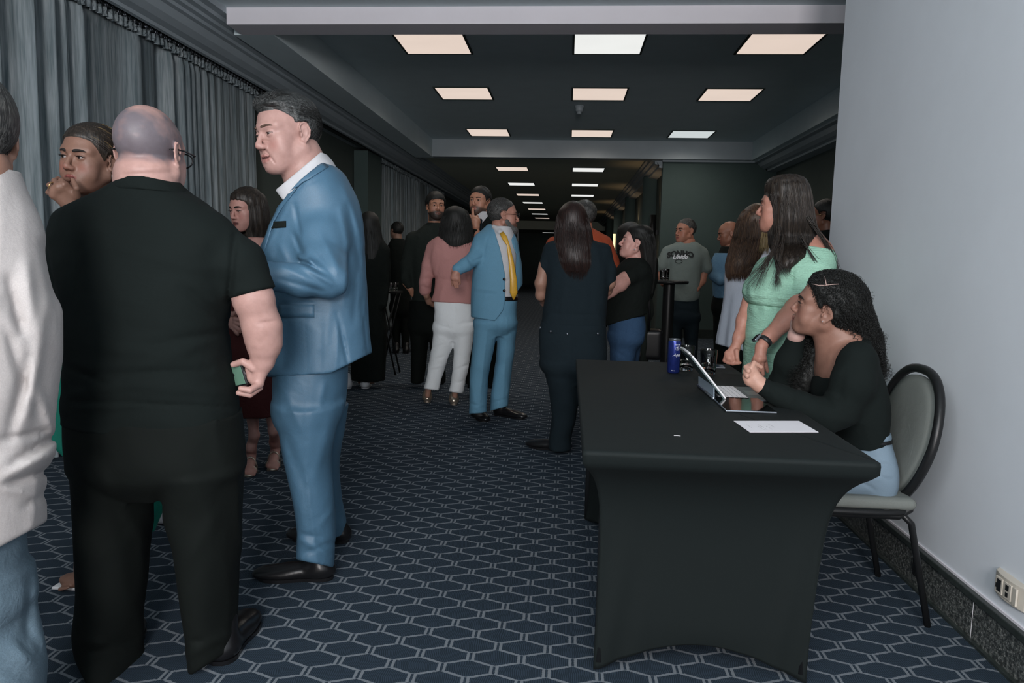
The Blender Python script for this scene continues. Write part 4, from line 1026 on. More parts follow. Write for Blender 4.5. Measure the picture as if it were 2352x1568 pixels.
# ===== man in the black polo, from behind
def man_black_polo():
    f=Fig(2.0,(-1.13,1.98,0),'heavy bald man in black polo and black trousers seen from behind, phone in right hand',.0075)
    hd=f.head(346,358,1.06,-150,-4,0,0.,fat=.006,neck=.079,neckend=(0,-.015,-.17),jaw=1.12)
    sk=hd.skin()
    # nape folds
    sk=f.crease([(283,402,400,396,-.003,5),(300,388,380,384,.002,6)],sk)
    arm=f.chain([(566,630,.0,36),(582,685,.02,43),(602,750,.04,41),(607,790,.05,36),(604,828,.05,24)],.03)
    arm=f.crease([(596,742,632,738,-.004,5)],arm)
    # hand holding the phone behind the hip
    hand_=hand(f,(604,832,.05,21),[(574,850,.06,11),(582,866,.05,12),(592,880,.04,12)],
        [[(592,884,.03,8.5),(574,896,.0,8),(553,892,-.005,7)],[(596,890,.05,8.5),(574,906,.02,8),(548,902,.01,6.8)],[(582,866,.07,8.5),(560,880,.085,8),(540,886,.085,7)],[(576,850,.07,8),(552,860,.085,7),(532,866,.085,6.5)]],
        [(582,846,.03,10),(558,830,.03,8.5),(536,837,.035,7.5)],k=.005)
    lf=f.chain([(142,640,.02,28),(146,730,-.02,24),(150,780,-.12,20)],.02)
    def paint(V,c):
        q=hd.L(V); x,y,z=q.T; r=np.linalg.norm(q,axis=1)<.22
        g=n3(q,55,4)*.5+n3(q,140,5)*.35
        m=np.clip((z+.035+.010*g)/.03,0,1)*np.clip((.118-z+.012*g)/.03,0,1)*np.clip((.055-y)/.03,0,1)*r*(np.abs(x)<.0765)
        m=m*(.78+.32*np.clip(g,-1,1))*(1+.4*np.exp(-((z+.0)/.025)**2)); m=np.clip(m,0,.85)[:,None]
        return c*(1-m)+m*lin((84,88,98))
    up=f.loft([(418,290,395,.07),(450,285,410,.07),(480,250,440,.07)],2.2)
    f.body([(sk,.0036),(U([arm,hand_],.015),.0032),(U([lf,up],.02),.009)],'pink',heads=[hd],paint=paint)
    f2=f
    rows=[(425,262,424,.10,-.0),(440,240,440,.112,-.0),(462,195,474,.122),(490,140,512,.135),(530,122,545,.150),(580,128,548,.160),(650,142,540,.17),(720,150,532,.18),(790,156,530,.19),(850,160,538,.19),(910,156,548,.185),(965,152,552,.18)]
    sl=[[(488,540,0,44),(548,605,.01,58),(588,690,.02,53)],[(178,540,0,44),(140,600,.0,44),(150,690,-.02,34)]]
    cr=[(165,905,300,885,.004,9),(300,885,520,900,.005,9),(200,860,480,850,-.004,9),(170,940,330,930,.004,7),(230,800,420,815,.004,12),(350,790,530,760,-.004,11),(420,660,520,740,-.005,12),(330,840,470,790,.003,10),(540,540,525,690,-.008,7),(150,840,240,880,-.004,8),(180,560,165,700,-.004,10),(160,920,540,935,-.0035,4)]
    shirt=U([f.loft(rows,2.35)]+[f.chain(s_,.02) for s_ in sl],.035); shirt=disp(shirt,folds(.0028,17,(1,1,1.6),2)); shirt=f.crease([(a_,b_,c_,d_,e_*1.7,g_) for a_,b_,c_,d_,e_,g_ in cr],shirt)
    shirt=f.cut(shirt,526,692,622,654,(560,900)) if False else shirt
    # trim the sleeve only
    sleeve_cut=plane(f.p(604,760)-f.p(568,640),f.p(576,674)); torso=f.loft(rows,2.35)
    shirt=inter(shirt,Pr(lambda P:np.minimum(sleeve_cut(P),torso(P)-.006),[0]*3,[0]*3),.004)
    f.part('polo_shirt',shirt,M['black_polo'],h=.0065)
    col=f.loft([(410,276,410,.088,-.02),(425,262,424,.094,-.02),(445,252,436,.10,-.02),(452,246,444,.106,-.02)],2.2); 
    col=inter(col,plane((0,-.1,-1),f.p(340,452)),.002); col=sub(col,f.cut(f.loft([(380,285,395,.078,-.02),(440,285,402,.080,-.02)],2),0,438,10,438,(0,500)),.003)
    f.part('collar',col,M['black_polo'],h=.005)
    two_legs(f,[(945,158,556,.18),(1000,160,562,.185),(1050,165,566,.18),(1078,168,566,.165)],
        [(1070,168,364,.155),(1160,172,360,.135,-.0),(1240,174,352,.125),(1340,176,342,.12),(1430,170,332,.12,.0),(1480,176,334,.12,-.0),(1515,196,333,.12,-.02),(1548,218,332,.115,-.03)],
        [(1070,366,566,.155),(1160,376,562,.135,.02),(1240,400,558,.125,.03),(1340,412,552,.12,.04),(1430,424,548,.115,.05),(1480,428,549,.115,.05),(1520,434,545,.11,.05),(1552,440,520,.10,.04)],
        M['black_trouser'],creases=[(210,1060,330,1240,.006,16),(500,1180,420,1300,.006,18),(365,1130,365,1180,-.01,10),(190,1470,330,1500,.006,10),(200,1500,320,1465,-.006,8),(435,1500,540,1450,.006,10),(440,1470,530,1490,-.005,8),(230,1120,300,1400,.004,20)],cuts=[(430,1556,552,1478,(540,1560))],seed=8,k=.012,wk=.18)
    a=atZ(262,1545,0);b=a+np.array([.02,.27,0]); shoe(f,a+[-.02,-.02,0],a+[-.10,.26,0],mat=M['leather'],wid=.055)
    a=atZ(500,1530,0);b=atZ(562,1440,0); shoe(f,a,b,L=.29,mat=M['leather'],wid=.056)
    # spectacles
    mb=MB(); tp=[hd.W(q) for q in ((.078,-.045,.008),(.081,-.02,.014),(.083,.02,.017),(.078,.085,.018),(.066,.098,.018))]; mb.tube(tp,[.0024,.003,.0034,.0036,.004],8)
    tp=[hd.W(q) for q in ((-.078,-.045,.008),(-.081,-.02,.014),(-.083,.02,.017),(-.078,.085,.018),(-.066,.098,.018))]; mb.tube(tp,.0022,8)
    for e in (-1,1):
        a=np.linspace(0,2*math.pi,25)[:-1]; mb.tube([hd.W((e*.037+.029*math.cos(t),.105-.010*abs(e*.037+.029*math.cos(t))/.066,.006+.020*math.sin(t))) for t in a],.0022,6,closed=True)
    mb.tube([hd.W((-.010,.108,.010)),hd.W((0,.112,.012)),hd.W((.010,.108,.010))],.002,6)
    mb.build('spectacles',M['blackmetal'],f.root,True)
    # the phone he holds : thing of its own
    A,B,C,D_=f.p(522,872,.065),f.p(554,831,.035),f.p(569,880,.035),f.p(534,901,.05)
    u=(D_-A);B=A+ (B-A); n=np.cross(B-A,D_-A);n/=np.linalg.norm(n)
    if n[1]>0: n=-n
    e=thing('mobile_phone',tuple((A+C)/2),'green backed phone in a black case held by the man in black polo','phone')
    ax=(B-A)+(C-D_);ax/=np.linalg.norm(ax); ay=np.cross(n,ax); cc=(A+B+C+D_)/4; ay/=np.linalg.norm(ay)
    edge=(C-B);edge/=np.linalg.norm(edge); ax=np.cross(edge,n); ax/=np.linalg.norm(ax)
    if ax@(B-A)<0: ax=-ax
    W_=np.linalg.norm(C-B)*1.08; mid=(B+C)/2; L_=.145; R_=np.stack([ax,edge,n],1); cen=mid-ax*L_/2
    MB().box(cen-np.array([L_/2,W_/2,.005]),cen+np.array([L_/2,W_/2,.005]),R_,cen).build('phone_case',M['black'],e,bevel=.004)
    c2=cen+n*.0052; MB().box(c2-np.array([L_/2-.003,W_/2-.003,.0006]),c2+np.array([L_/2-.003,W_/2-.003,.0006]),R_,c2).build('phone_back',plain('green phone back',(96,130,112),.35),e,bevel=.0005)
    p_=mid+ax*.0004
    mb=MB(); q=p_+ax*0; mb.box(q-np.array([.0008,.005,.0015]),q+np.array([.0008,.005,.0015]),R_,q).build('charging_port',M['silver'],e)
    q=c2+n*.0008-ax*(-L_/2+.045); MB().lathe([(.001,0),(.0045,0),(.0045,.0004),(.001,.0004)],q,16,np.stack([ax,edge,n],1)).build('phone_emblem',M['black'],e,True)
man_black_polo()

# ===== man in the beige polo at the left edge
def man_beige():
    f=Fig(1.45,(-1.35,1.45,0),'man in loose beige polo and light blue jeans at the left edge, seen from behind',.008)
    hd=f.head(-80,322,1.06,172,-4,0,0,neck=.070,fat=.003,neckend=(0,.0,-.15))
    lf=f.chain([(-60,560,.0,40),(-80,800,.0,40)],.03)
    f.body([(hd.skin(),.006),(lf,.012)],'tan',heads=[hd])
    V,Q=shell(hd.cap(.014,back=-.092,front=.085),.005); e2=hd.combed(2600,lambda q:np.stack([q[:,0]*.4,-.5-0*q[:,0],-.9+0*q[:,0]],1),.0009,.035,6,lambda q:(q[:,1]<.03)&(q[:,2]>-.10),.013,3)
    V,Q=join([(V,Q),e2]); npmesh('hair',V,Q,M['hair_grey'],f.root)
    rows=[(388,-200,44,.085),(430,-208,58,.095),(455,-250,70,.11),(500,-330,92,.13),(560,-380,112,.145),(640,-400,131,.155),(740,-410,146,.165),(860,-410,143,.17),(960,-405,133,.17),(1010,-400,126,.165),(1032,-400,134,.168),(1060,-395,126,.165),(1110,-390,116,.165),(1180,-385,113,.165),(1215,-380,112,.165),(1290,-380,108,.165)]
    cr=[(20,640,50,760,-.010,12),(60,610,80,760,.008,14),(105,700,60,960,.007,14),(70,820,20,1000,-.008,14),(130,1000,30,1060,-.010,10),(122,1040,0,1100,.008,12),(110,1080,20,1110,-.008,9),(0,700,60,900,-.006,12),(100,560,130,700,-.006,12),(90,900,125,1000,.006,10),(0,1120,90,1140,.005,10),(-50,640,30,760,.008,14),(0,1010,110,990,-.006,9),(60,1160,110,1130,-.005,10)]
    p=f.loft(rows,2.4); p=disp(p,folds(.004,15,(1,1,.6),5)); p=f.crease([(a_,b_,c_,d_,e_*1.4,g_) for a_,b_,c_,d_,e_,g_ in cr],p); p=f.cut(p,0,1256,118,1192,(60,1400))
    f.part('polo_shirt',p,M['beige_polo'],h=.0065)
    c=f.loft([(386,-202,42,.088),(410,-206,48,.094),(436,-212,58,.102)],2.2); f.part('collar',c,M['beige_polo'],h=.006)
    two_legs(f,[(1180,-330,64,.14),(1240,-330,67,.145),(1330,-335,72,.15),(1400,-330,78,.14)],
        [(1340,-150,78,.13),(1400,-145,88,.12),(1450,-140,96,.115),(1500,-135,108,.11),(1568,-130,114,.11),(1700,-120,108,.11),(1885,-110,105,.11)],
        [(1340,-340,-130,.13),(1500,-340,-140,.11),(1700,-330,-150,.11),(1885,-325,-150,.11)],M['jeans'],
        creases=[(70,1330,60,1480,-.008,10),(30,1480,80,1530,.009,12),(60,1440,100,1500,-.006,9),(0,1520,60,1560,-.007,10)],h=.008)
    a=np.array([-1.42,1.40,0]); shoe(f,a,a+[.06,.26,0],mat=M['leather'],h=.009); shoe(f,a+[.2,0,0],a+[.24,.26,0],mat=M['leather'],h=.009)
man_beige()

# ===== tall man in the blue suit
def man_blue_suit():
    f=Fig(2.62,(-1.0,2.75,0),'tall man in blue satin suit and open white collar talking, facing left',.007)
    hd=f.head(660,314,1.13,58,-9,3,-.02,jaw=1.12,fat=.003,neck=.068,open=.0028,mouth=.005,cheek=1.15,neckend=(.0,-.085,-.19),nose=.98,lip=(156,104,98),smile=.5)
    sk=hd.skin(); sk=f.crease([(606,340,631,374,-.0038,2.6),(575,293,592,290,-.002,1.6),(576,299,590,296,-.002,1.6),(578,286,598,283,-.0016,1.6),(606,322,620,324,-.0018,2),(596,386,612,388,-.002,2)],sk)
    nk=cone(hd.W((0,-.03,-.06)),f.p(715,425,.02),.082,.088)
    f.body([(U([sk,nk],.02),.0023)],'pink',heads=[hd],paint=lambda V,c:c)
    hd.eyes((44,40,36),(-.05,-.22)); hd.brows(plain('light brown brow',(84,64,54),.8),w=.0034,lift=.002)
    # slicked back hair with a raised front
    def top(q):
        x,y,z=q.T; return .014*np.clip((y-.0)/.07,0,1)*np.clip((z-.075)/.02,0,1)+.006*np.clip((z-.05)/.05,0,1)+.0006*np.sin(x*900+y*60)
    cap=hd.cap(.009,back=-.075,front=.096,temple=.014,top=top)
    V,Q=shell(cap,.0032)
    fl=lambda q:np.stack([q[:,0]*.5,-1+0*q[:,0],-.25+0*q[:,0]-np.where(np.abs(q[:,0])>.05,.12,0)],1)
    keep=lambda q:(q[:,2]>np.interp(q[:,1],[-.12,-.06,-.045,-.04,.02,.03,.05,.08,.1],[-.05,-.03,-.02,.060,.060,.064,.085,.098,.11]))&(q[:,1]<.085)
    e2=hd.combed(3600,fl,.00065,.075,9,keep,.0135,11); V,Q=join([(V,Q),e2])
    # quiff strands over the brow
    g=np.random.default_rng(5); n=420; x0=g.uniform(-.048,.05,n); y0=.070+.006*g.normal(size=n)-x0**2*6; z0=.098+.002*g.normal(size=n); t=np.linspace(0,1,10)
    P=np.stack([x0[:,None]*(1+.15*t),y0[:,None]+.022*np.sin(t*2.2)[None]-.075*t[None]**1.5,z0[:,None]+(.022+.006*g.normal(size=(n,1)))*np.sin(np.minimum(t*2.1,1.57))[None]+0*t],-1)
    e3=strands(hd.c+(P*hd.s)@hd.R.T,.0009); V,Q=join([(V,Q),e3]); npmesh('hair',V,Q,M['hair_slick'],f.root)
    # shirt collar
    col=f.loft([(352,700,752,.075,.0),(372,676,768,.10,.0),(400,660,778,.118,-.0),(436,634,774,.130,-.012),(470,640,750,.125,-.01)],2.2)
    col=inter(col,Pr(lambda P:np.full(len(P),-1.),[0]*3,[0]*3),0)
    neckcut=cone(hd.W((0,.0,-.03)),f.p(712,405,.02),.085,.090)
    P1=f.p(690,372); 
    col=sub(col,neckcut,.003)
    col=f.cut(col,627,441,737,349,(600,330),k=.002)
    col=f.cut(col,632,436,652,462,(600,480),k=.002)
    f.part('shirt',col,M['white_cloth'],h=.0045)
    rows=[(372,724,762,.075,.015),(392,690,788,.118,.004),(420,662,806,.150),(455,648,822,.160),(510,628,833,.16),(560,606,836,.165),(640,598,841,.165),(720,614,846,.165),(800,619,853,.17),(880,621,862,.17)]
    sl=[(742,468,-.02,50),(738,550,-.12,56),(742,610,-.2,47),(752,640,-.24,40),(690,642,-.30,35),(630,634,-.34,29),(585,622,-.38,25)]
    cr=[(690,600,745,628,-.012,5),(688,588,720,600,.010,6),(700,612,760,650,.012,8),(650,612,740,660,.008,9),(640,640,740,668,-.006,6),(715,575,770,640,-.008,9),(676,540,700,596,-.009,7),(735,540,780,620,.006,10),(800,470,828,620,-.006,8),(782,480,800,560,.006,8),(775,720,800,840,-.010,5),(778,720,772,850,.005,6),(830,690,845,820,-.003,4),(640,688,718,690,.003,3),(640,697,722,694,-.003,2.2),(636,730,722,728,-.004,2.2),(640,722,720,720,.003,4),(722,694,723,728,-.002,2),(700,700,706,860,-.0015,2),(618,520,655,520,-.002,2),(660,450,594,590,-.004,2.6),(668,452,606,585,.004,5),(672,448,737,372,-.004,2.6),(655,452,668,446,-.004,2.6),(790,430,836,560,.004,8),(640,560,622,640,-.004,10),(800,560,790,700,.006,9),(820,600,812,740,-.005,8),(760,700,740,800,.004,12),(660,740,650,850,-.003,10),(676,470,690,540,-.006,5),(690,430,760,400,-.002,2),(740,750,735,850,-.004,8),(640,560,660,600,.004,7)]
    torso=f.loft(rows,2.3); arm=f.chain(sl,.03)
    jac=U([torso,arm],.028); jac=disp(jac,folds(.0030,20,(1,1,.45),9)); jac=f.crease(cr,jac)
    vneck=U([cone(f.p(628,470,-.2),f.p(735,352,-.16),.052,.040)],0)
    jac=sub(jac,cone(hd.W((0,.0,-.03)),f.p(716,400,.02),.088,.088),.004)
    jac=f.cut(jac,616,866,760,857,(700,1000),k=.003); jac=f.cut(jac,757,858,862,806,(860,1000),k=.003)
    jac=f.cut(jac,583,600,640,468,(560,470),k=.003); jac=f.cut(jac,637,474,742,366,(640,380),k=.003)
    f.part('jacket',jac,M['suit'],h=.0052)
    # lapel and collar roll
    lp=f.chain([(738,372,-.105,9),(700,404,-.15,10),(668,446,-.17,11),(640,500,-.175,10),(606,572,-.175,7)],.01); lp=inter(lp,grow(f.loft(rows,2.3),.008),.003)
    pq=[f.p(622,508,-.172),f.p(655,505,-.176),f.p(656,520,-.178),f.p(624,523,-.174)]
    mb=MB(); 
    Ssurf=f.loft(rows,2.3)
    def onsurf(x,y,off=.003):
        for sh_ in range(14):
            d0=-.35
            for _ in range(60):
                q=f.p(x+sh_,y,d0); v=jac(q[None])[0]
                if v<.0015 or d0>.2: break
                d0+=max(v*.6,.001)
            if d0<.2 and v<.0015: return f.p(x+sh_*.3,y,d0-off)
        return f.p(x,y,-.12)
    G=np.array([[onsurf(x,y+ (x-638)*-.06,.004) for x in np.linspace(622,656,7)] for y in (508,513,518,523)])
    o=MB().grid(G).build('pocket_square',M['black_cloth'],f.root,True); s_=o.modifiers.new('s','SOLIDIFY'); s_.thickness=.003
    G=np.array([[onsurf(x,y,.0035) for x in np.linspace(640,722,12)] for y in (699,708,718,729)]); o=MB().grid(G).build('pocket_flap',M['suit'],f.root,True); s_=o.modifiers.new('s','SOLIDIFY'); s_.thickness=.003
    # collar roll and lapel
    def strip(Lp,Rp,n,name):
        Lp=np.array(Lp,float);Rp=np.array(Rp,float); G=[]
        for t in np.linspace(0,1,n):
            k=t*(len(Lp)-1); a=[np.interp(k,range(len(Lp)),Lp[:,c]) for c in (0,1)]; b=[np.interp(k,range(len(Rp)),Rp[:,c]) for c in (0,1)]
            G.append([onsurf(a[0]*(1-u)+b[0]*u,a[1]*(1-u)+b[1]*u,.0045) for u in (.06,.35,.7,1)])
        o=MB().grid(np.array(G)).build(name,M['suit'],f.root,True); s_=o.modifiers.new('s','SOLIDIFY'); s_.thickness=.004
    strip([(742,371),(712,392),(684,414),(662,440)],[(756,382),(726,400),(700,416),(682,428)],12,'jacket_collar')
    strip([(658,448),(638,474),(616,516),(592,592)],[(682,431),(656,464),(628,508),(600,594)],16,'lapel')
    two_legs(f,[(840,632,800,.16),(900,630,796,.165),(960,634,782,.155)],
        [(930,634,785,.14,-.04),(1000,644,772,.125,-.04),(1060,656,762,.115,-.03),(1140,672,768,.105,-.02),(1220,684,771,.10,-.01),(1270,682,770,.10,-.01),(1306,681,769,.095,-.01)],
        [(930,680,800,.12,.16),(1000,700,790,.11,.22),(1080,715,780,.10,.28),(1150,725,785,.09,.33),(1212,732,795,.085,.37),(1224,736,793,.08,.37)],M['suit'],
        creases=[(706,880,700,1060,-.003,3),(700,1060,728,1290,.004,4),(640,960,700,1120,-.006,12),(760,960,720,1100,.005,12),(690,1240,760,1275,.007,7),(700,1270,765,1245,-.006,6),(690,1225,740,1235,-.005,6),(735,1205,765,1170,.004,7),(745,880,735,930,.006,8),(648,890,700,1000,.004,8),(690,1150,700,1220,.004,8)],
        cuts=[(676,1284,772,1304,(720,1400))],seed=4,amp=.0025)
    shoe(f,atZ(768,1333,0)+[-.01,.02,0],atZ(588,1333,0)+[0,.02,0],mat=M['leather'],wid=.048,h=.0045)
    shoe(f,atZ(800,1244,0),atZ(672,1236,0),mat=M['leather'],wid=.048,h=.006)
man_blue_suit()

# ===== woman with her hand to her mouth
def woman_hand():
    f=Fig(2.46,(-1.75,2.44,0),'woman in teal dress with streaked pulled back hair, hand held to her mouth',.008)
    hd=f.head(207,371,1.0,40,-2,-4,0,fat=.004,neck=.056,male=False,open=.0042,lip=(128,64,62),cheek=1.2,neckend=(.0,-.03,-.2))
    hn=hand(f,(166,474,-.10,17),[(171,446,-.12,9),(148,427,-.14,8.5),(135,430,-.15,8.5),(126,438,-.15,8),(123,448,-.15,7.5)],
       [[(147,424,-.15,6.8),(141,414,-.13,6.4),(156,412,-.10,5.6)],[(134,426,-.155,6.6),(125,415,-.13,6.3),(134,410,-.10,5.4)],[(124,433,-.155,6.4),(113,425,-.13,6),(121,419,-.10,5.2)],[(121,446,-.15,5.8),(110,442,-.13,5.4),(114,435,-.10,4.8)]],
       [(176,450,-.12,8.5),(176,432,-.14,7),(168,414,-.13,5.6)],k=.004)
    fa=f.chain([(168,470,-.10,17),(186,540,-.08,24),(200,620,-.02,28)],.02)
    sh=f.loft([(470,160,300,.08),(520,140,330,.1)],2.2); legs=[f.chain([(205,1040,.02,30),(195,1200,.0,24),(185,1330,-.02,16)],.02),f.chain([(280,1040,.1,30),(278,1200,.1,24),(275,1280,.1,16)],.02)]
    h1=atZ(205,1345,0); t1=atZ(160,1352,0)
    foot=U([ell((h1+t1)/2+[0,0,.03],(.075,.04,.026)),cone(h1+[0,0,.03],h1+[0,.0,.1],.03,.032)]+[cone(t1+[.02,.03-.016*i,.022],t1+[-.012-.006*(i==2),.03-.016*i,.014],.010-.001*i,.008) for i in range(5)],.008)
    def nail(V,c): return c
    f.body([(hd.skin(),.0025),(U([hn,fa],.01),.0024),(U([sh,f.chain([(215,500,.02,26),(235,700,.03,30),(240,1000,.04,30),(208,1060,.02,22)],.02),f.chain([(240,1000,.05,26),(280,1060,.1,22)],.02)]+legs,.01),.011),(foot,.005)],'brown',heads=[hd],paint=nail)
    hd.eyes((30,22,20),(-.25,.02)); hd.brows(M['brow'],.0046,lift=.000); hd.lashes()
    # hair drawn back from a centre parting
    cap=hd.cap(.012,back=-.10,front=.076,temple=.048); V,Q=shell(U([cap,hd.wrap(ell((0,-.04,-.02),(.060,.060,.07)))],.01),.0036)
    fl=lambda q:np.stack([np.sign(q[:,0])*.5,-.9+0*q[:,0],-.6+0*q[:,0]],1)
    e2=hd.combed(3000,fl,.0009,.10,9,lambda q:(q[:,2]>np.interp(q[:,1],[-.1,-.02,.03,.06,.09],[-.06,-.02,.05,.075,.085])),.0145,8)
    V,Q=join([(V,Q),e2]); npmesh('hair',V,Q,M['hair_dkbrown'],f.root)
    e3=hd.combed(260,fl,.0010,.11,10,lambda q:(q[:,2]>np.interp(q[:,1],[-.1,-.02,.03,.06,.09],[-.04,.0,.06,.078,.09]))&(np.sin(q[:,0]*170)>.25),.0165,18); npmesh('hair_highlight',*e3,M['hair_blond'],f.root)['label']='blond streaks'
    f2=f.chain([(262,400,.02,9),(268,440,.03,12),(272,500,.05,10)],.01); f.part('ponytail',f2,M['hair_dkbrown'],h=.006)
    # ear jewellery, ring, watch
    mb=MB()
    for zz,rr in ((-.030,.0022),(-.018,.0016)): mb.lathe([(.0001,-rr),(rr,0),(.0001,rr)],hd.W((.083,-.004,zz)),10)
    mb.lathe([(.0001,-.009),(.003,-.006),(.0034,0),(.0015,.006),(.0001,.009)],hd.W((.084,-.004,-.044)),12); mb.build('earring',M['silver'],f.root,True)
    P=f.p(117,427,-.15); a=np.linspace(0,2*math.pi,13)[:-1]; MB().tube([P+np.array([.004*math.sin(t)+.002,.012*math.cos(t)*1.0,.012*math.sin(t)]) for t in a],.0014,6,closed=True).build('ring',M['gold'],f.root,True)
    c=f.p(163,478,-.1); ax=f.p(186,540,-.08)-f.p(168,470,-.10); ax/=np.linalg.norm(ax); s1=np.cross(ax,[0,1.,0]);s1/=np.linalg.norm(s1);s2=np.cross(ax,s1)
    MB().tube([c+.0265*(math.cos(t)*s1+math.sin(t)*s2) for t in a],.007,8,closed=True).build('wristwatch',M['black'],f.root,True)
    rows=[(492,158,320,.09,.02),(560,140,345,.115),(660,150,350,.115),(760,145,352,.12),(800,140,358,.13),(880,128,372,.15),(960,118,384,.17),(1040,112,392,.19),(1100,112,390,.20),(1170,130,380,.2),(1238,200,362,.19)]
    p=f.loft(rows,2.1); 
    def fl_(P): a=np.arctan2(P[:,1]-f.D,P[:,0]+1.68); return .014*np.sin(a*9+1)*np.clip((1.0-P[:,2])*2,0,1)
    p=disp(p,fl_,.03); p=f.cut(p,105,1010,345,1246,(120,1300)); sl=f.chain([(190,520,0,36),(205,600,-.03,32),(198,625,-.05,30)],.02)
    f.part('dress',U([p,sl],.02),M['teal'],h=.009)
    # sandal
    d=(t1-h1);Ln=np.linalg.norm(d);d/=Ln; mb=MB(); s_=np.array([-d[1],d[0],0]); 
    mb.tube([t1-d*.03+s_*.045+[0,0,.012],t1-d*.03+s_*.03+[0,0,.040],t1-d*.03+[0,0,.05],t1-d*.03-s_*.03+[0,0,.040],t1-d*.03-s_*.045+[0,0,.012]],.006,6); mb.box((t1+h1)/2+[-.085,-.032,.001],(t1+h1)/2+[.085,.032,.012]); mb.build('sandal',M['white'],f.root,True,bevel=.003)
woman_hand()

# ===== small woman in the wine dress
def woman_wine():
    f=Fig(3.95,(-1.75,4.0,0),'small woman with dark red lips in a wine dress, half behind the blue suit',.009)
    hd=f.head(566,484,.96,48,-10,0,0,male=False,open=.0022,neck=.052,lip=(84,24,28),cheek=1.1)
    hn=hand(f,(530,728,-.14,13),[(540,738,-.15,9),(536,748,-.15,9)],[[(540,732,-.17,5.5),(552,736,-.17,5),(558,740,-.16,4.5)],[(540,740,-.17,5.5),(552,746,-.17,5),(557,750,-.16,4.5)],[(538,748,-.17,5.5),(548,756,-.17,5),(552,762,-.16,4.2)],[(536,754,-.17,5),(543,764,-.17,4.6),(546,768,-.16,4)]],[(534,722,-.17,6),(544,716,-.18,5),(552,722,-.18,4.5)])
    ch=f.loft([(545,570,612,.06,.0),(575,550,625,.09),(600,545,630,.10)],2.2); fa=f.chain([(530,728,-.14,11),(500,715,-.06,16),(505,640,.02,20)],.01)
    h1=atZ(585,1045,0);t1=atZ(572,1096,0);h2=atZ(640,1040,0);t2=atZ(625,1082,0)
    def ft(h,t): 
        d=(t-h)/np.linalg.norm(t-h); s_=np.array([-d[1],d[0],0]); h=t-d*.20; r=[cone(h+[0,0,.085],h+d*.05+[0,0,.13],.027,.030),cone(h+[0,0,.075],t-d*.05+[0,0,.028],.028,.030),ell(t-d*.05+[0,0,.022],(.04,.04,.018))]
        r+=[cone(t-d*.045+s_*(.028-.014*i)+[0,0,.017],t-d*(.004+.006*i)+s_*(.026-.013*i)+[0,0,.012],.010-.0011*i,.0085-.0009*i) for i in range(5)]; return U(r,.007)
    l1=U([ft(h1,t1),f.chain([(584,1000,.02,11),(578,940,.05,16),(580,900,.05,17)],.02),cone(t1-(t1-h1)/np.linalg.norm(t1-h1)*.2+[0,0,.12],f.p(584,1000,.02),.03,.028)],.02)
    l2=U([ft(h2,t2),f.chain([(628,990,.03,11),(622,940,.05,15),(620,900,.05,16)],.02),cone(t2-(t2-h2)/np.linalg.norm(t2-h2)*.2+[0,0,.12],f.p(628,990,.03),.03,.028)],.02)
    f.body([(hd.skin(),.0034),(U([hn,fa],.01),.0045),(U([ch,f.chain([(595,600,.04,10),(585,700,.03,20),(582,850,.04,22),(582,930,.05,14)],.02),f.chain([(582,850,.04,14),(620,940,.05,12)],.01),f.chain([(600,590,.04,9),(512,640,.02,9)],.01)],.01),.01),(l1,.0055),(l2,.0055)],(186,140,130),heads=[hd])
    hd.eyes((30,24,20),(-.1,-.5)); hd.brows(M['brow'],.0048,lift=.001); hd.lashes()
    rows=[(438,560,592,.05,.03),(446,546,606,.08,.03),(462,538,614,.095,.03),(485,534,619,.10,.035),(510,533,621,.10,.04),(540,550,620,.09,.05),(570,568,618,.08,.05),(602,580,612,.06,.05)]
    face=hd.wrap(ell((-.012,.075,-.03),(.062,.11,.105))); p=sub(f.loft(rows,2.1),face,.01); p=U([p,hd.cap(.014,back=-.09,front=.070,temple=.050)],.015); p=disp(p,lambda P:.0016*np.sin(P[:,0]*260+4*np.sin(P[:,2]*12)))
    e2=hair_rows(f,rows,900,.0010,3,.002,7,.004,(-1.2,2.4)); V,Q=join([shell(p,.0055),e2]); npmesh('hair',V,Q,M['hair_dkbrown'],f.root)
    simple_torso(f,[(588,548,632,.09),(620,530,640,.11),(680,520,640,.12),(760,518,640,.125),(850,520,642,.13),(915,525,642,.12),(952,535,640,.11)],M['wine'],'dress',[[(540,600,.02,19),(508,650,.02,19),(500,700,-.02,17)]],amp=.004)
    for t in (t1,t2):
        mb=MB(); h=h1 if t is t1 else h2; d=(t-h)/np.linalg.norm(t-h); s_=np.array([-d[1],d[0],0])
        for off,r,hh in ((.055,.041,.052),(.115,.036,.085)):
            c=t-d*off; mb.tube([c+s_*r*math.cos(a)+[0,0,.01+(hh-.01)*math.sin(a)] for a in np.linspace(0,math.pi,12)],.0055,6)
        mb.hexa([t-d*.21+s_*.02+[0,0,.06],t+s_*.02+[0,0,.001],t-s_*.02+[0,0,.001],t-d*.21-s_*.02+[0,0,.06],t-d*.21+s_*.02+[0,0,.066],t+s_*.03+[0,0,.009],t-s_*.03+[0,0,.009],t-d*.21-s_*.02+[0,0,.066]])
        mb.tube([t-d*.20+[0,0,.06],t-d*.20+[0,0,.0]],[.009,.005],8); mb.build('sandal',M['gilt'],f.root,True)
woman_wine()

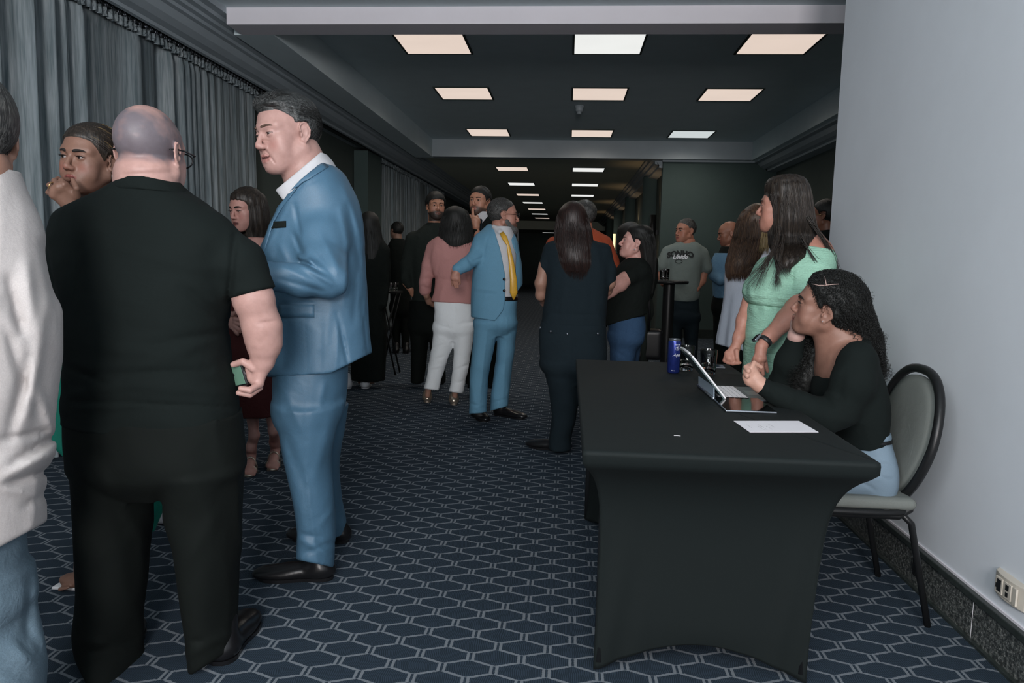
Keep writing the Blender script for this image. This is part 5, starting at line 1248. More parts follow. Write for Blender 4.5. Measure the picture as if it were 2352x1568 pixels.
# ===== seated woman with curly hair
def woman_seated():
    f=Fig(2.72,(1.02,2.74,0),'seated woman with long black curls, black top and pale blue trousers working at the table',.006)
    hd=f.head(1892,707,.97,87,11,-11,0,male=False,open=.0024,neck=.050,fat=.006,cheek=1.25,jaw=1.05,lip=(124,74,72),neckend=(0,-.075,-.17),nose=.86,lips=1.35,ear=1.22)
    nk=U([cone(hd.W((0,-.03,-.05)),f.p(1945,800,.0),.060,.078),f.loft([(775,1920,1975,.06),(800,1885,1990,.13),(850,1868,2000,.15),(880,1872,2000,.14)],2.2)],.04)
    rh=hand(f,(1746,884,-.12,16),[(1727,845,-.12,8),(1720,854,-.125,8.5),(1717,865,-.12,8.5),(1720,876,-.12,8)],
        [[(1727,843,-.13,5.8),(1732,833,-.12,5.4),(1748,843,-.11,4.6)],[(1719,852,-.14,5.8),(1713,843,-.12,5.4),(1727,835,-.09,4.8)],[(1716,863,-.14,5.6),(1711,853,-.12,5.2),(1718,845,-.08,4.6)],[(1718,875,-.13,5),(1712,869,-.12,4.7),(1714,860,-.09,4.2)]],
        [(1740,866,-.09,8),(1728,850,-.06,6.5),(1722,838,-.05,5.4)],k=.004)
    lh=hand(f,(1828,772,.10,16),[(1832,742,.09,14),(1846,735,.09,11),(1842,752,.09,12)],[[(1846,735,.09,6),(1862,722,.06,5.5),(1872,716,.05,5)],[(1850,745,.09,6),(1866,738,.06,5.5),(1876,732,.05,5)],[(1846,757,.09,6),(1860,752,.06,5.5),(1870,748,.05,5)],[(1840,766,.09,5.4),(1852,764,.06,5),(1860,760,.05,4.5)]],[(1830,736,.09,8),(1834,720,.08,6.5),(1840,706,.07,5.4)],k=.004)
    V,Q=None,None
    def paint(V,c):
        # palms and hands a little lighter than the face
        pass
        return c
    f.body([(U([hd.skin(),nk],.03),.0024),(rh,.0022,(186,146,130)),(lh,.003,(190,156,148)),(U([f.chain([(1950,840,-.02,22),(1962,860,-.16,14),(1930,945,-.17,14),(1840,928,-.15,12),(1748,886,-.12,9)],.01),f.chain([(1950,840,.02,20),(1880,850,.18,14),(1802,888,.20,14),(1828,780,.10,9)],.01)],.01),.009)],(142,106,92),heads=[hd],paint=paint)
    hd.eyes((24,18,16),(0,-.45)); hd.brows(M['brow'],.0040); hd.lashes()
    # torso and sleeves
    rows=[(768,1955,1992,.05),(785,1935,2002,.11),(805,1915,2012,.15),(850,1876,2024,.17),(880,1862,2034,.18),(910,1860,2040,.185),(945,1875,2042,.18),(985,1898,2040,.17),(1012,1905,2040,.16)]
    arm=f.chain([(1968,826,-.15,42),(1958,880,-.17,43),(1930,940,-.17,37),(1900,955,-.17,34),(1840,930,-.15,28),(1790,908,-.13,22),(1752,888,-.12,19)],.03)
    arm2=f.chain([(1925,830,.16,38),(1860,870,.20,36),(1800,890,.20,34),(1815,830,.14,30),(1828,782,.11,21)],.03)
    top=U([f.loft(rows,2.2),arm,arm2],.035); top=disp(top,folds(.0018,26,(1,1,1),4))
    top=f.crease([(1850,915,1858,935,-.004,3),(1885,905,1915,935,-.004,4),(1895,900,1930,915,.004,5),(1770,880,1785,905,-.003,4),(1900,960,1990,975,.003,8),(1940,850,1925,920,-.003,9),(1760,880,1764,905,-.002,3)],top)
    # scooped neckline on the near side
    scoop=U([cone(f.p(1893,800,-.3),f.p(1893,800,.16),.050,.05),cone(f.p(1868,850,-.3),f.p(1868,850,.10),.022,.022),cone(f.p(1922,775,-.3),f.p(1922,775,.1),.040,.040)],.02)
    nb=f.loft([(775,1920,1975,.06),(800,1885,1990,.125),(850,1868,2000,.145)],2.2)
    near=Pr(lambda P:P[:,1]-(f.D-.075),[-9]*3,[9]*3)
    top=inter(top,Pr(lambda P:-scoop(P),[0]*3,[0]*3),.004)
    f.part('top',top,M['black_polo'],h=.0055)
    f.part('cuff',f.chain([(1766,896,-.123,21),(1752,887,-.12,20)],.01),M['black_polo'],h=.004)
    # trousers, sitting
    hip=f.loft([(985,1915,2040,.15),(1020,1925,2050,.175),(1060,1930,2058,.185),(1100,1925,2056,.185),(1130,1910,2040,.175),(1152,1890,2005,.15)],2.4)
    th=[U([cone(f.p(1985,1085,-.10),np.array([.862,2.60,.505]),.095,.072)],0),cone(f.p(1985,1080,.12),np.array([.865,2.86,.505]),.092,.070),cone(np.array([.862,2.60,.50]),np.array([.845,2.60,.11]),.066,.045),cone(np.array([.865,2.86,.50]),np.array([.85,2.86,.11]),.064,.045)]
    pt=U([hip]+th,.04); pt=f.crease([(1985,1062,2050,1070,-.005,4),(1985,1080,2045,1102,-.006,4),(1960,1095,2010,1125,-.006,4),(1990,1100,2040,1095,.004,6),(1975,1000,1980,1035,-.002,2),(1925,995,2030,1000,-.002,3)],pt)
    f.part('trousers',pt,M['paleblue'],h=.006)
    wb=f.loft([(978,1908,2042,.165),(990,1910,2044,.168)],2.4); f.part('waistband',wb,M['paleblue'],h=.005)
    bl=f.loft([(989,1912,2046,.166),(997,1914,2047,.169)],2.4); f.part('belt',bl,M['leather'],h=.004)
    for y_ in (2.60,2.86): shoe(f,(.90,y_,0),(.67,y_,0),mat=M['white'],h=.008,L=.24)
    # hair
    base=U([hd.cap(.020,back=-.08,front=.080,temple=.040),hd.wrap(ell((0,-.045,.035),(.092,.092,.095))),f.chain([(1960,735,0,42),(1985,790,.0,34),(2012,850,.0,15)],.03)],.03)
    base=sub(base,hd.wrap(ell((0,.085,-.03),(.2,.075,.10))),.01); base=sub(base,hd.wrap(ell((.0,-.006,-.006),(.13,.034,.046))),.006)
    base=disp(base,lambda P:.004*n3(P,120,3)+.002*n3(P,300,9)); V,Q=shell(base,.0045)
    parts=[(V,Q)]; g=np.random.default_rng(2)
    # curls over the crown and back
    n=3000; fc=np.array([.55,0,-.83]); bn=np.array([(base(v[None]+d_)-base(v[None]-d_))[0] for v,d_ in []]) if False else None
    q=hd.L(V); ok=((q[:,1]<.060)|((q[:,2]>.082)&(q[:,1]<.09)))&((q[:,2]>.045)|(q[:,1]<-.035)); idx=g.choice(np.flatnonzero(ok),n); S=V[idx]; e_=.004
    N_=np.stack([base(S+np.eye(3)[k]*e_)-base(S-np.eye(3)[k]*e_) for k in range(3)],1); N_/=np.linalg.norm(N_,axis=1)[:,None]+1e-9
    fl=np.array([1.,0,-.9])+g.normal(0,.25,(n,3)); fl-=(fl*N_).sum(1)[:,None]*N_; fl/=np.linalg.norm(fl,axis=1)[:,None]
    S=S+N_*.003; E=S+fl*g.uniform(.03,.06,(n,1)); E=E-N_*(base(E)-.004)[:,None]; parts.append(curls(S,E,.0010,.0042,3.5,30,1))
    # long falls down the back and over the far shoulder
    n=330; t=g.uniform(0,1,n); S=np.array([f.p(1950+45*a,690+70*b,dd) for a,b,dd in zip(g.uniform(-.6,1,n),g.uniform(-.5,1,n),g.uniform(-.09,.10,n))]); E=np.array([f.p(2012+28*a,830+60*b,dd) for a,b,dd in zip(g.uniform(-.9,1,n),g.uniform(-1,.8,n),g.uniform(-.10,.10,n))]); parts.append(curls(S,E,.0011,.006,11,104,2))
    n=26; S=np.array([f.p(2015+8*a,790+20*b,dd) for a,b,dd in zip(g.uniform(-1,1,n),g.uniform(-1,1,n),g.uniform(-.1,.02,n))]); E=np.array([f.p(2040+14*a,862+18*b,dd) for a,b,dd in zip(g.uniform(-1,1,n),g.uniform(-1,1,n),g.uniform(-.1,.02,n))]); parts.append(curls(S,E,.0011,.006,8,80,4))
    n=330; S=np.array([f.p(1878+22*a,765+25*b,dd) for a,b,dd in zip(g.uniform(-1,1,n),g.uniform(-1,1,n),g.uniform(.08,.16,n))]); E=np.array([f.p(1838+34*a,880+24*b,dd) for a,b,dd in zip(g.uniform(-1,1,n),g.uniform(-1,1,n),g.uniform(.06,.16,n))]); parts.append(curls(S,E,.0011,.006,11,104,3))
    parts.append(shell(disp(f.chain([(1890,760,.12,20),(1872,810,.12,27),(1848,870,.12,26),(1838,895,.12,18)],.02),lambda P:.004*n3(P,130,3)),.005))
    V,Q=join(parts); npmesh('hair',V,Q,M['hair_black'],f.root)
    # pale parting lines, earring
    f_=hd.skull()
    def scal(y,x,z0,off=.0222):
        return None
    mb=MB()
    # partings run on the near (right) side of the head
    def hug(p): 
        for _ in range(20):
            v=base(p[None])[0]; p=p-np.array([0,1.,0])*(-v)*.9 if False else p+np.array([0,1.,0])*v*.9
        return p
    for seg,r in (([(1866,652),(1880,655),(1895,655),(1910,653),(1926,652)],.0016),([(1894,634),(1896,644),(1898,654)],.0014)):
        P=[]
        for x,y in seg:
            d0=-.2
            for _ in range(60):
                v=base(f.p(x,y,d0)[None])[0]
                if v<.0008: break
                d0+=max(v*.7,.0008)
            P.append(f.p(x,y,d0-.006))
        mb.tube(P,r,6)
    mb.build('hair_parting',plain('scalp',(176,150,142),.6),f.root,True,)
    mb=MB(); mb.lathe([(.0001,-.0026),(.0026,0),(.0001,.0026)],hd.W((.0845,-.004,-.031)),14); mb.build('earring',M['silver'],f.root,True)
woman_seated()

# ===== standing woman in mint
def woman_mint():
    f=Fig(3.42,(.93,3.42,0),'woman in off-shoulder mint green outfit leaning on the far table end',.0075)
    hd=f.head(1797,478,.99,100,2,0,0,male=False,open=.0028,neck=.050,lip=(150,86,84))
    ra=f.chain([(1858,640,-.10,30),(1842,690,-.14,27),(1805,735,-.20,22),(1768,772,-.24,16),(1750,792,-.26,12.5)],.02)
    rh=hand(f,(1748,800,-.26,11.5),[(1737,822,-.27,6),(1745,825,-.28,6.4),(1753,824,-.28,6.2)],[[(1734,826,-.27,5),(1732,842,-.27,4.6),(1733,852,-.27,4)],[(1742,828,-.28,5.2),(1741,846,-.28,4.8),(1742,858,-.28,4.2)],[(1750,828,-.28,5.2),(1751,846,-.28,4.8),(1753,860,-.28,4.2)],[(1757,826,-.27,5),(1760,842,-.27,4.5),(1763,853,-.27,3.8)]],[(1740,812,-.25,6),(1731,828,-.24,5),(1730,840,-.24,4.2)],k=.005)
    la=f.chain([(1722,680,.06,14),(1708,735,.03,15),(1697,775,.0,12),(1690,795,-.01,9.5)],.02)
    lh=hand(f,(1688,800,-.01,9.5),[(1672,812,-.02,7),(1676,822,-.03,7.5),(1686,824,-.03,7)],[[(1668,816,-.02,5),(1664,828,-.02,4.6),(1672,832,-.03,4)],[(1672,822,-.03,5),(1671,832,-.03,4.6),(1680,834,-.04,4)],[(1680,826,-.04,5),(1683,835,-.04,4.4),(1692,834,-.05,3.8)],[(1688,824,-.04,4.6),(1692,833,-.04,4),(1700,833,-.05,3.4)]],[(1692,806,-.04,6),(1693,822,-.05,5),(1696,834,-.05,4)],k=.005)
    sh=U([f.loft([(540,1800,1880,.07),(560,1790,1905,.10),(590,1780,1912,.12),(620,1775,1912,.12)],2.3),cone(f.p(1868,560,-.02),f.p(1885,600,-.04),.052,.058)],.04)
    lg=U([f.loft([(860,1716,1776,.08),(1000,1722,1765,.07),(1100,1725,1760,.055)],2)],.01)
    f.body([(hd.skin(),.0034),(U([ra,rh],.01),.0036),(U([la,lh],.01),.0036),(sh,.008)],(178,128,112),heads=[hd]); hd.eyes((40,30,26)); hd.brows(M['brow'],.003)
    rows=[(566,1790,1900,.10),(580,1768,1914,.13),(600,1742,1919,.15),(630,1722,1918,.16),(655,1708,1900,.165),(675,1703,1880,.165),(690,1708,1850,.16),(700,1720,1835,.15)]
    sl=[[(1872,590,-.06,40),(1866,632,-.11,42),(1852,668,-.13,38)]]
    p=U([f.loft(rows,2.3)]+[f.chain(s_,.02) for s_ in sl],.03); p=disp(p,lambda P:.0028*n3(P*np.array([.6,.6,2.2]),34,2))
    p=f.crease([(1800,612,1760,690,-.004,8),(1722,620,1712,680,-.007,5),(1716,640,1728,690,.006,6),(1822,600,1818,665,-.008,5),(1830,640,1900,650,.004,7),(1750,600,1730,640,.004,6),(1712,684,1830,696,-.005,5),(1760,640,1800,690,.004,7),(1775,585,1905,572,.003,4)],p)
    hem=plane(f.p(1835,760)-f.p(1862,610),f.p(1838,677)); tor=f.loft(rows,2.3); p=inter(p,Pr(lambda P:np.minimum(hem(P),tor(P)-.012),[0]*3,[0]*3),.004)
    p=f.cut(p,1762,588,1850,563,(1800,500),k=.003); p=f.cut(p,1850,563,1912,572,(1900,500),k=.003)
    f.part('blouse',p,M['mint'],h=.006)
    sk=f.loft([(688,1722,1832,.135),(700,1718,1830,.14),(730,1711,1832,.155),(770,1706,1834,.16),(810,1706,1830,.155),(870,1704,1822,.14),(950,1704,1815,.12),(1050,1706,1808,.11),(1120,1708,1805,.11)],2.3); sk=disp(sk,lambda P:.0025*n3(P*np.array([.6,.6,2.]),34,5)+.003*np.cos(P[:,0]*150)*np.clip((P[:,2]-1.02)/.03,0,1))
    f.part('skirt',sk,M['mint'],h=.0065)
    for x_ in (.86,1.0): shoe(f,(x_+.08,3.44,0),(x_-.14,3.40,0),mat=M['leather'],h=.009,L=.23)
    # watch on the right wrist
    c=f.p(1757,784,-.255); ax=f.p(1750,792,-.26)-f.p(1768,772,-.24); ax/=np.linalg.norm(ax); s1=np.cross(ax,[0,1.,0]);s1/=np.linalg.norm(s1);s2=np.cross(ax,s1)
    a=np.linspace(0,2*math.pi,25)[:-1]; w=MB().lathe([(.0265,-.010),(.0295,-.010),(.0295,.010),(.0265,.010),(.0265,-.010)],c,36,np.stack([s1,s2,ax],1),cap=False).build('wristwatch',M['black'],f.root,True)
    cc=f.p(1738,776,-.262); o=-s1 if (f.p(1735,770,-.26)-c)@s1<0 else s1; R_=np.stack([ax,np.cross(o,ax),o],1); MB().box(cc-[.019,.016,.006],cc+[.019,.016,.006],R_,cc).build('watch_case',M['silver'],w,bevel=.004); c3=cc+o*.0064; MB().box(c3-[.016,.014,.0006],c3+[.016,.014,.0006],R_,c3).build('watch_face',M['gloss'],w)
    # long straight hair
    rows=[(402,1790,1832,.05,.0),(408,1770,1846,.08,.0),(425,1757,1858,.10,.0),(450,1756,1864,.11,.0),(480,1762,1868,.11,.0),(510,1764,1873,.11,.0),(540,1764,1880,.10,-.0),(565,1766,1878,.09,-.02),(590,1778,1850,.07,-.10),(615,1782,1815,.04,-.14)]
    p=f.loft(rows,2.1); face=hd.wrap(ell((0,.105,-.03),(.2,.048,.10))); p=sub(p,face,.01); p=disp(p,lambda P:.0018*np.sin(P[:,0]*230+3*np.sin(P[:,2]*9)+P[:,1]*60))
    parts=[shell(p,.0055),hair_rows(f,rows,1300,.0011,5,.001,6,.003,(3.0,6.6),34,tmin=.25)]
    g=np.random.default_rng(12)
    def fall(n,A,B,C,D_,ja,jd,r=.0013,m=22):
        out=[]; t=np.linspace(0,1,m)[:,None]
        for i in range(n):
            P=[f.p(x+g.normal()*ja*k,y+g.normal()*ja*k,dd+g.normal()*.01) for (x,y,dd),k in zip((A,B,C,D_),(.6,.8,1.,jd))]
            out.append((1-t)**3*P[0]+3*t*(1-t)**2*P[1]+3*t*t*(1-t)*P[2]+t**3*P[3])
        return strands(np.array(out),r)
    parts+=[fall(70,(1790,520,-.13),(1785,570,-.17),(1770,590,-.19),(1728,650,-.19),5,2.4),fall(60,(1800,540,-.13),(1792,590,-.19),(1786,620,-.2),(1782,655,-.2),4,1.6),fall(34,(1795,560,-.15),(1770,590,-.19),(1790,615,-.21),(1812,630,-.21),4,2),
            fall(90,(1856,500,-.10),(1880,540,-.13),(1912,560,-.12),(1916,625,-.10),5,1.5),fall(60,(1860,520,.02),(1890,560,.02),(1915,580,.0),(1918,625,.0),5,1.5),fall(14,(1840,540,-.13),(1858,580,-.17),(1870,600,-.18),(1896,622,-.17),4,2.2)]
    V,Q=join(parts); npmesh('hair',V,Q,M['hair_dkbrown'],f.root)
woman_mint()
# ---------------------------------------------------------------- people farther back
def short_hair(f,hd,mat,thick=.010,n=900,back=-.078,front=.082,temple=.035,h=.006,**k):
    V,Q=shell(hd.cap(thick,back=back,front=front,temple=temple,**k),h)
    zl=lambda y:np.interp(y,[-.12,-.075,-.045,-.005,temple,.06,.1],[back+.02,back+.02,-.035,-.01,.055,front,front+.01])
    e=hd.combed(n,lambda q:np.stack([q[:,0]*.4,-.7+0*q[:,0],-.5+0*q[:,0]],1),.0012,.03,5,lambda q:q[:,2]>zl(q[:,1]),thick+.002,3); V,Q=join([(V,Q),e]); return npmesh('hair',V,Q,mat,f.root)
def fshoes(f,pairs,mat=None,wid=.045,h=None,L=None,**k):
    for a,b in pairs: shoe(f,atZ(*a,0),atZ(*b,0),mat=mat or M['leather'],wid=wid,h=h or .008,L=L,**k)
def minibody(f,hd,skin,extra=(),hh=.0045):
    f.body([(hd.skin(),hh)]+[(p,.006) for p in extra],skin,heads=[hd])
# ===== woman all in black with long hair behind the suit
def p6():
    f=Fig(6.72,(-1.86,6.72,0),'long haired woman all in black, seen from behind, right beside the blue satin suit',.012)
    hd=f.head(848,518,.92,175,0,0,0,male=False,neck=.05); minibody(f,hd,'dim',[f.loft([(880,822,860,.05),(860,820,862,.06)],2)],.008)
    rows=[(490,838,858,.05,-.01),(496,832,866,.08,-.01),(512,826,872,.10,-.01),(535,823,876,.10,-.02),(565,822,880,.09,-.04),(600,824,878,.08,-.05),(625,830,872,.05,-.06)]
    V,Q=join([shell(U([f.loft(rows,2.1),hd.cap(.02,back=-.12,front=.06)],.02),.01),hair_rows(f,rows,500,.0022,2,.002,6,.004)]); npmesh('hair',V,Q,M['hair_black'],f.root)
    simple_torso(f,[(545,822,878,.10),(560,812,886,.12),(620,810,890,.13),(690,814,884,.12),(760,808,888,.14),(830,806,886,.14),(872,808,884,.13)],M['black_cloth'],'dress',[[(882,575,0,14),(886,640,.0,11),(880,700,-.05,9)]])
    fshoes(f,[((838,893),(846,878)),((800,893),(790,882))],M['white'],L=.22,h=.01)
p6()
# ===== man in black far behind
def p7():
    f=Fig(9.8,(-2.35,9.8,0),'distant balding man in black seen from behind left of the man with crossed arms',.014)
    hd=f.head(911,531,1.0,150,0,0,0,neck=.06); minibody(f,hd,'dim',(),.009); short_hair(f,hd,M['hair_black'],.008,400,h=.009)
    simple_torso(f,[(548,900,928,.09),(560,894,936,.12),(600,893,944,.13),(650,896,944,.13),(690,897,944,.13)],M['black_cloth'],'shirt',[[(898,570,0,9),(899,620,0,8),(904,660,-.03,7)]])
    two_legs(f,[(680,898,944,.13),(720,898,944,.12)],[(700,898,922,.09),(800,902,918,.07)],[(700,918,944,.09),(800,924,940,.07)],M['black_trouser'])
    fshoes(f,[((910,812),(908,806)),((932,812),(936,806))],h=.012,L=.28)
p7()
# ===== man in dark shirt with trimmed beard
def p8():
    f=Fig(6.85,(-1.42,6.85,0),'dark haired man with trimmed beard in charcoal shirt and black trousers, hand in pocket',.010)
    hd=f.head(1001,475,1.06,-12,0,0,0,beard=1.1,neck=.062,open=.0030,nose=1.05,lip=(120,74,70))
    pk=f.chain([(932,650,-.05,8),(944,664,-.06,8),(948,676,-.05,6)],.01)
    minibody(f,hd,(176,128,104),[U([pk,f.chain([(948,668,-.05,5),(936,625,-.02,6),(952,556,.0,8),(1001,526,.0,10)],.01)],.01)]); hd.eyes((28,22,18)); hd.brows(M['brow'],.0045,lift=.0)
    short_hair(f,hd,M['hair_black'],.017,1500,front=.064,temple=.045)
    simple_torso(f,[(512,982,1020,.08),(524,966,1036,.11),(545,946,1052,.13),(600,944,1056,.14),(650,948,1050,.14),(700,946,1048,.14)],M['darkgrey_cloth'],'shirt',[[(952,552,.0,21),(936,610,-.02,16),(934,640,-.05,13),(940,655,-.07,9)],[(1045,552,.0,20),(1056,610,0,16),(1050,650,-.05,12)]],cuts=[],creases=[(1003,528,1003,560,-.004,2)])
    two_legs(f,[(690,940,1035,.14),(730,940,1035,.14),(760,940,1030,.13)],[(740,940,986,.12),(800,944,982,.10),(878,944,974,.085)],[(740,984,1030,.12),(800,988,1024,.10),(878,996,1024,.085)],M['black_trouser'])
    fshoes(f,[((965,870),(952,890)),((1008,872),(1012,890))],L=.29,h=.009)
p8()
# ===== woman in pink jacket
def p9():
    f=Fig(6.05,(-1.06,6.05,0),'woman with wavy black hair in dusty pink jacket and white trousers, seen from behind',.009)
    hd=f.head(1045,510,.95,178,0,0,0,male=False,neck=.05); hn=f.chain([(978,676,.02,7),(986,692,.08,8),(996,700,.12,6)],.01)
    an=[f.chain([(985,890,.0,7),(982,908,.0,6.5)],.01),f.chain([(1046,895,.0,7),(1044,914,.0,6.5)],.01)]
    minibody(f,hd,'tan',[U([hn,f.chain([(980,680,.02,6),(988,620,.0,7),(1000,575,.0,7),(1044,555,.0,9)],.01)],.01)]+[U(an+[f.chain([(983,892,.0,6),(1000,800,.0,8),(1022,740,.0,9),(1044,700,.0,9),(1044,550,.0,9)],.01),f.chain([(1046,897,.0,6),(1060,800,.0,8),(1046,720,.0,9)],.01)],.01)],.008)
    rows=[(478,1030,1062,.05,-.01),(484,1022,1072,.08,-.01),(500,1016,1080,.10,-.01),(525,1010,1084,.10,-.02),(550,1008,1086,.10,-.04),(568,1014,1080,.08,-.05)]
    V,Q=join([shell(U([f.loft(rows,2.1),hd.cap(.016,back=-.12,front=.06)],.02),.009),hair_rows(f,rows+[(578,1022,1072,.07,-.05)],900,.0016,2,.006,9,.006)]); npmesh('hair',V,Q,M['hair_black'],f.root)
    simple_torso(f,[(540,1010,1078,.09),(552,992,1092,.12),(580,985,1096,.135),(620,992,1092,.125),(645,1000,1086,.115),(665,998,1090,.125),(697,990,1094,.145)],M['pink'],'jacket',[[(996,572,.0,17),(984,610,.0,15),(976,650,.0,14),(976,666,.02,14)],[(1086,575,.0,14),(1092,620,.0,12)]],amp=.004,
        creases=[(1000,640,1086,646,-.006,3),(1010,600,1000,640,-.006,3),(1070,600,1075,640,-.005,3),(1020,650,1010,690,.006,4),(965,655,985,662,-.006,3),(968,640,990,640,-.005,3),(1042,570,1044,690,-.003,2)],cuts=[(988,692,1094,699,(1040,740))])
    two_legs(f,[(690,997,1088,.13),(715,998,1092,.14),(740,998,1092,.14),(760,998,1090,.13)],[(745,998,1045,.12),(790,993,1040,.10,.0),(830,986,1026,.085),(870,979,1014,.08),(896,973,1008,.08)],[(745,1043,1091,.12),(790,1044,1084,.10),(830,1042,1078,.085),(870,1037,1070,.08),(904,1031,1063,.08)],M['white_trouser'],
        creases=[(1045,700,1045,760,-.006,2),(1000,745,1040,755,-.006,3),(1050,745,1090,738,-.006,3),(990,800,1020,790,-.006,3),(985,830,1022,818,-.006,3),(985,845,1015,840,.006,3),(1045,850,1078,835,-.006,3),(1002,722,1025,728,-.003,2),(1040,880,1068,875,-.004,3)],cuts=[(971,892,1010,897,(990,930)),(1029,900,1066,904,(1045,930))],h=.008)
    for a,b in (((981,925),(984,896)),((1042,931),(1046,902))): shoe(f,atZ(*a,0),atZ(*b,0),mat=M['gilt'],wid=.036,h=.008,L=.23,heelh=.02,ztop=.07)
p9()
# ===== young man in dark suit, finger on lips
def p10():
    f=Fig(6.5,(-.85,6.5,0),'young bearded man in black suit and white collar with a finger on his lips',.009)
    hd=f.head(1102,464,1.06,28,2,-2,0,beard=.9,neck=.060,open=.0032,lip=(150,80,74))
    hn=hand(f,(1093,520,-.24,8),[(1085,506,-.25,6),(1090,503,-.25,6),(1095,506,-.25,6)],[[(1088,502,-.25,3.6),(1086,490,-.24,3.3),(1086,479,-.22,2.8)],[(1092,503,-.25,3.6),(1096,496,-.24,3.2),(1098,502,-.23,3)],[(1095,506,-.25,3.4),(1100,503,-.24,3),(1101,509,-.23,2.8)],[(1096,510,-.25,3),(1101,509,-.24,2.8),(1101,513,-.23,2.6)]],[(1086,508,-.25,3.6),(1081,500,-.25,3.2),(1079,494,-.24,2.8)],k=.005)
    minibody(f,hd,(190,140,116),[hn,f.chain([(1093,520,-.24,7.5),(1096,545,-.22,9)],.01)],.004); hd.eyes((40,34,26)); hd.brows(M['brow'],.004)
    short_hair(f,hd,M['hair_black'],.014,1400,front=.072,temple=.040)
    sh=f.loft([(486,1086,1124,.07,-.02),(500,1080,1128,.10,-.02),(530,1080,1120,.125,-.02),(560,1085,1115,.13,-.02)],2.2); sh=sub(sh,hd.wrap(ell((0,.045,-.08),(.055,.07,.06))),.004); f.part('shirt',sh,M['white_cloth'],h=.006)
    jk=f.loft([(490,1098,1128,.08,.02),(500,1080,1140,.11,.01),(520,1066,1152,.135),(560,1060,1158,.145),(640,1062,1154,.145),(735,1062,1154,.15)],2.3)
    jk=sub(jk,U([cone(f.p(1100,495,-.2),f.p(1106,545,-.2),.045,.028),cone(f.p(1106,545,-.2),f.p(1106,600,-.2),.028,.004)],0),.004); slv=U([f.chain([(1068,530,0,15),(1074,575,-.14,12),(1093,528,-.23,9.5)],.02),f.chain([(1148,530,0,15),(1152,600,0,12)],.02)],.01)
    f.part('jacket',U([jk,slv],.02),M['black_cloth'],h=.008)
    f.part('tie',f.chain([(1104,506,-.125,4.2),(1105,514,-.135,2.8),(1105,560,-.15,5)],.004),M['navy'],h=.005)
    two_legs(f,[(725,1064,1150,.14),(770,1064,1150,.13)],[(750,1064,1106,.11),(880,1070,1098,.08)],[(750,1106,1150,.11),(880,1116,1144,.08)],M['black_trouser'],h=.012)
    fshoes(f,[((1088,880),(1080,900)),((1128,880),(1134,900))],L=.28,h=.01)
p10()
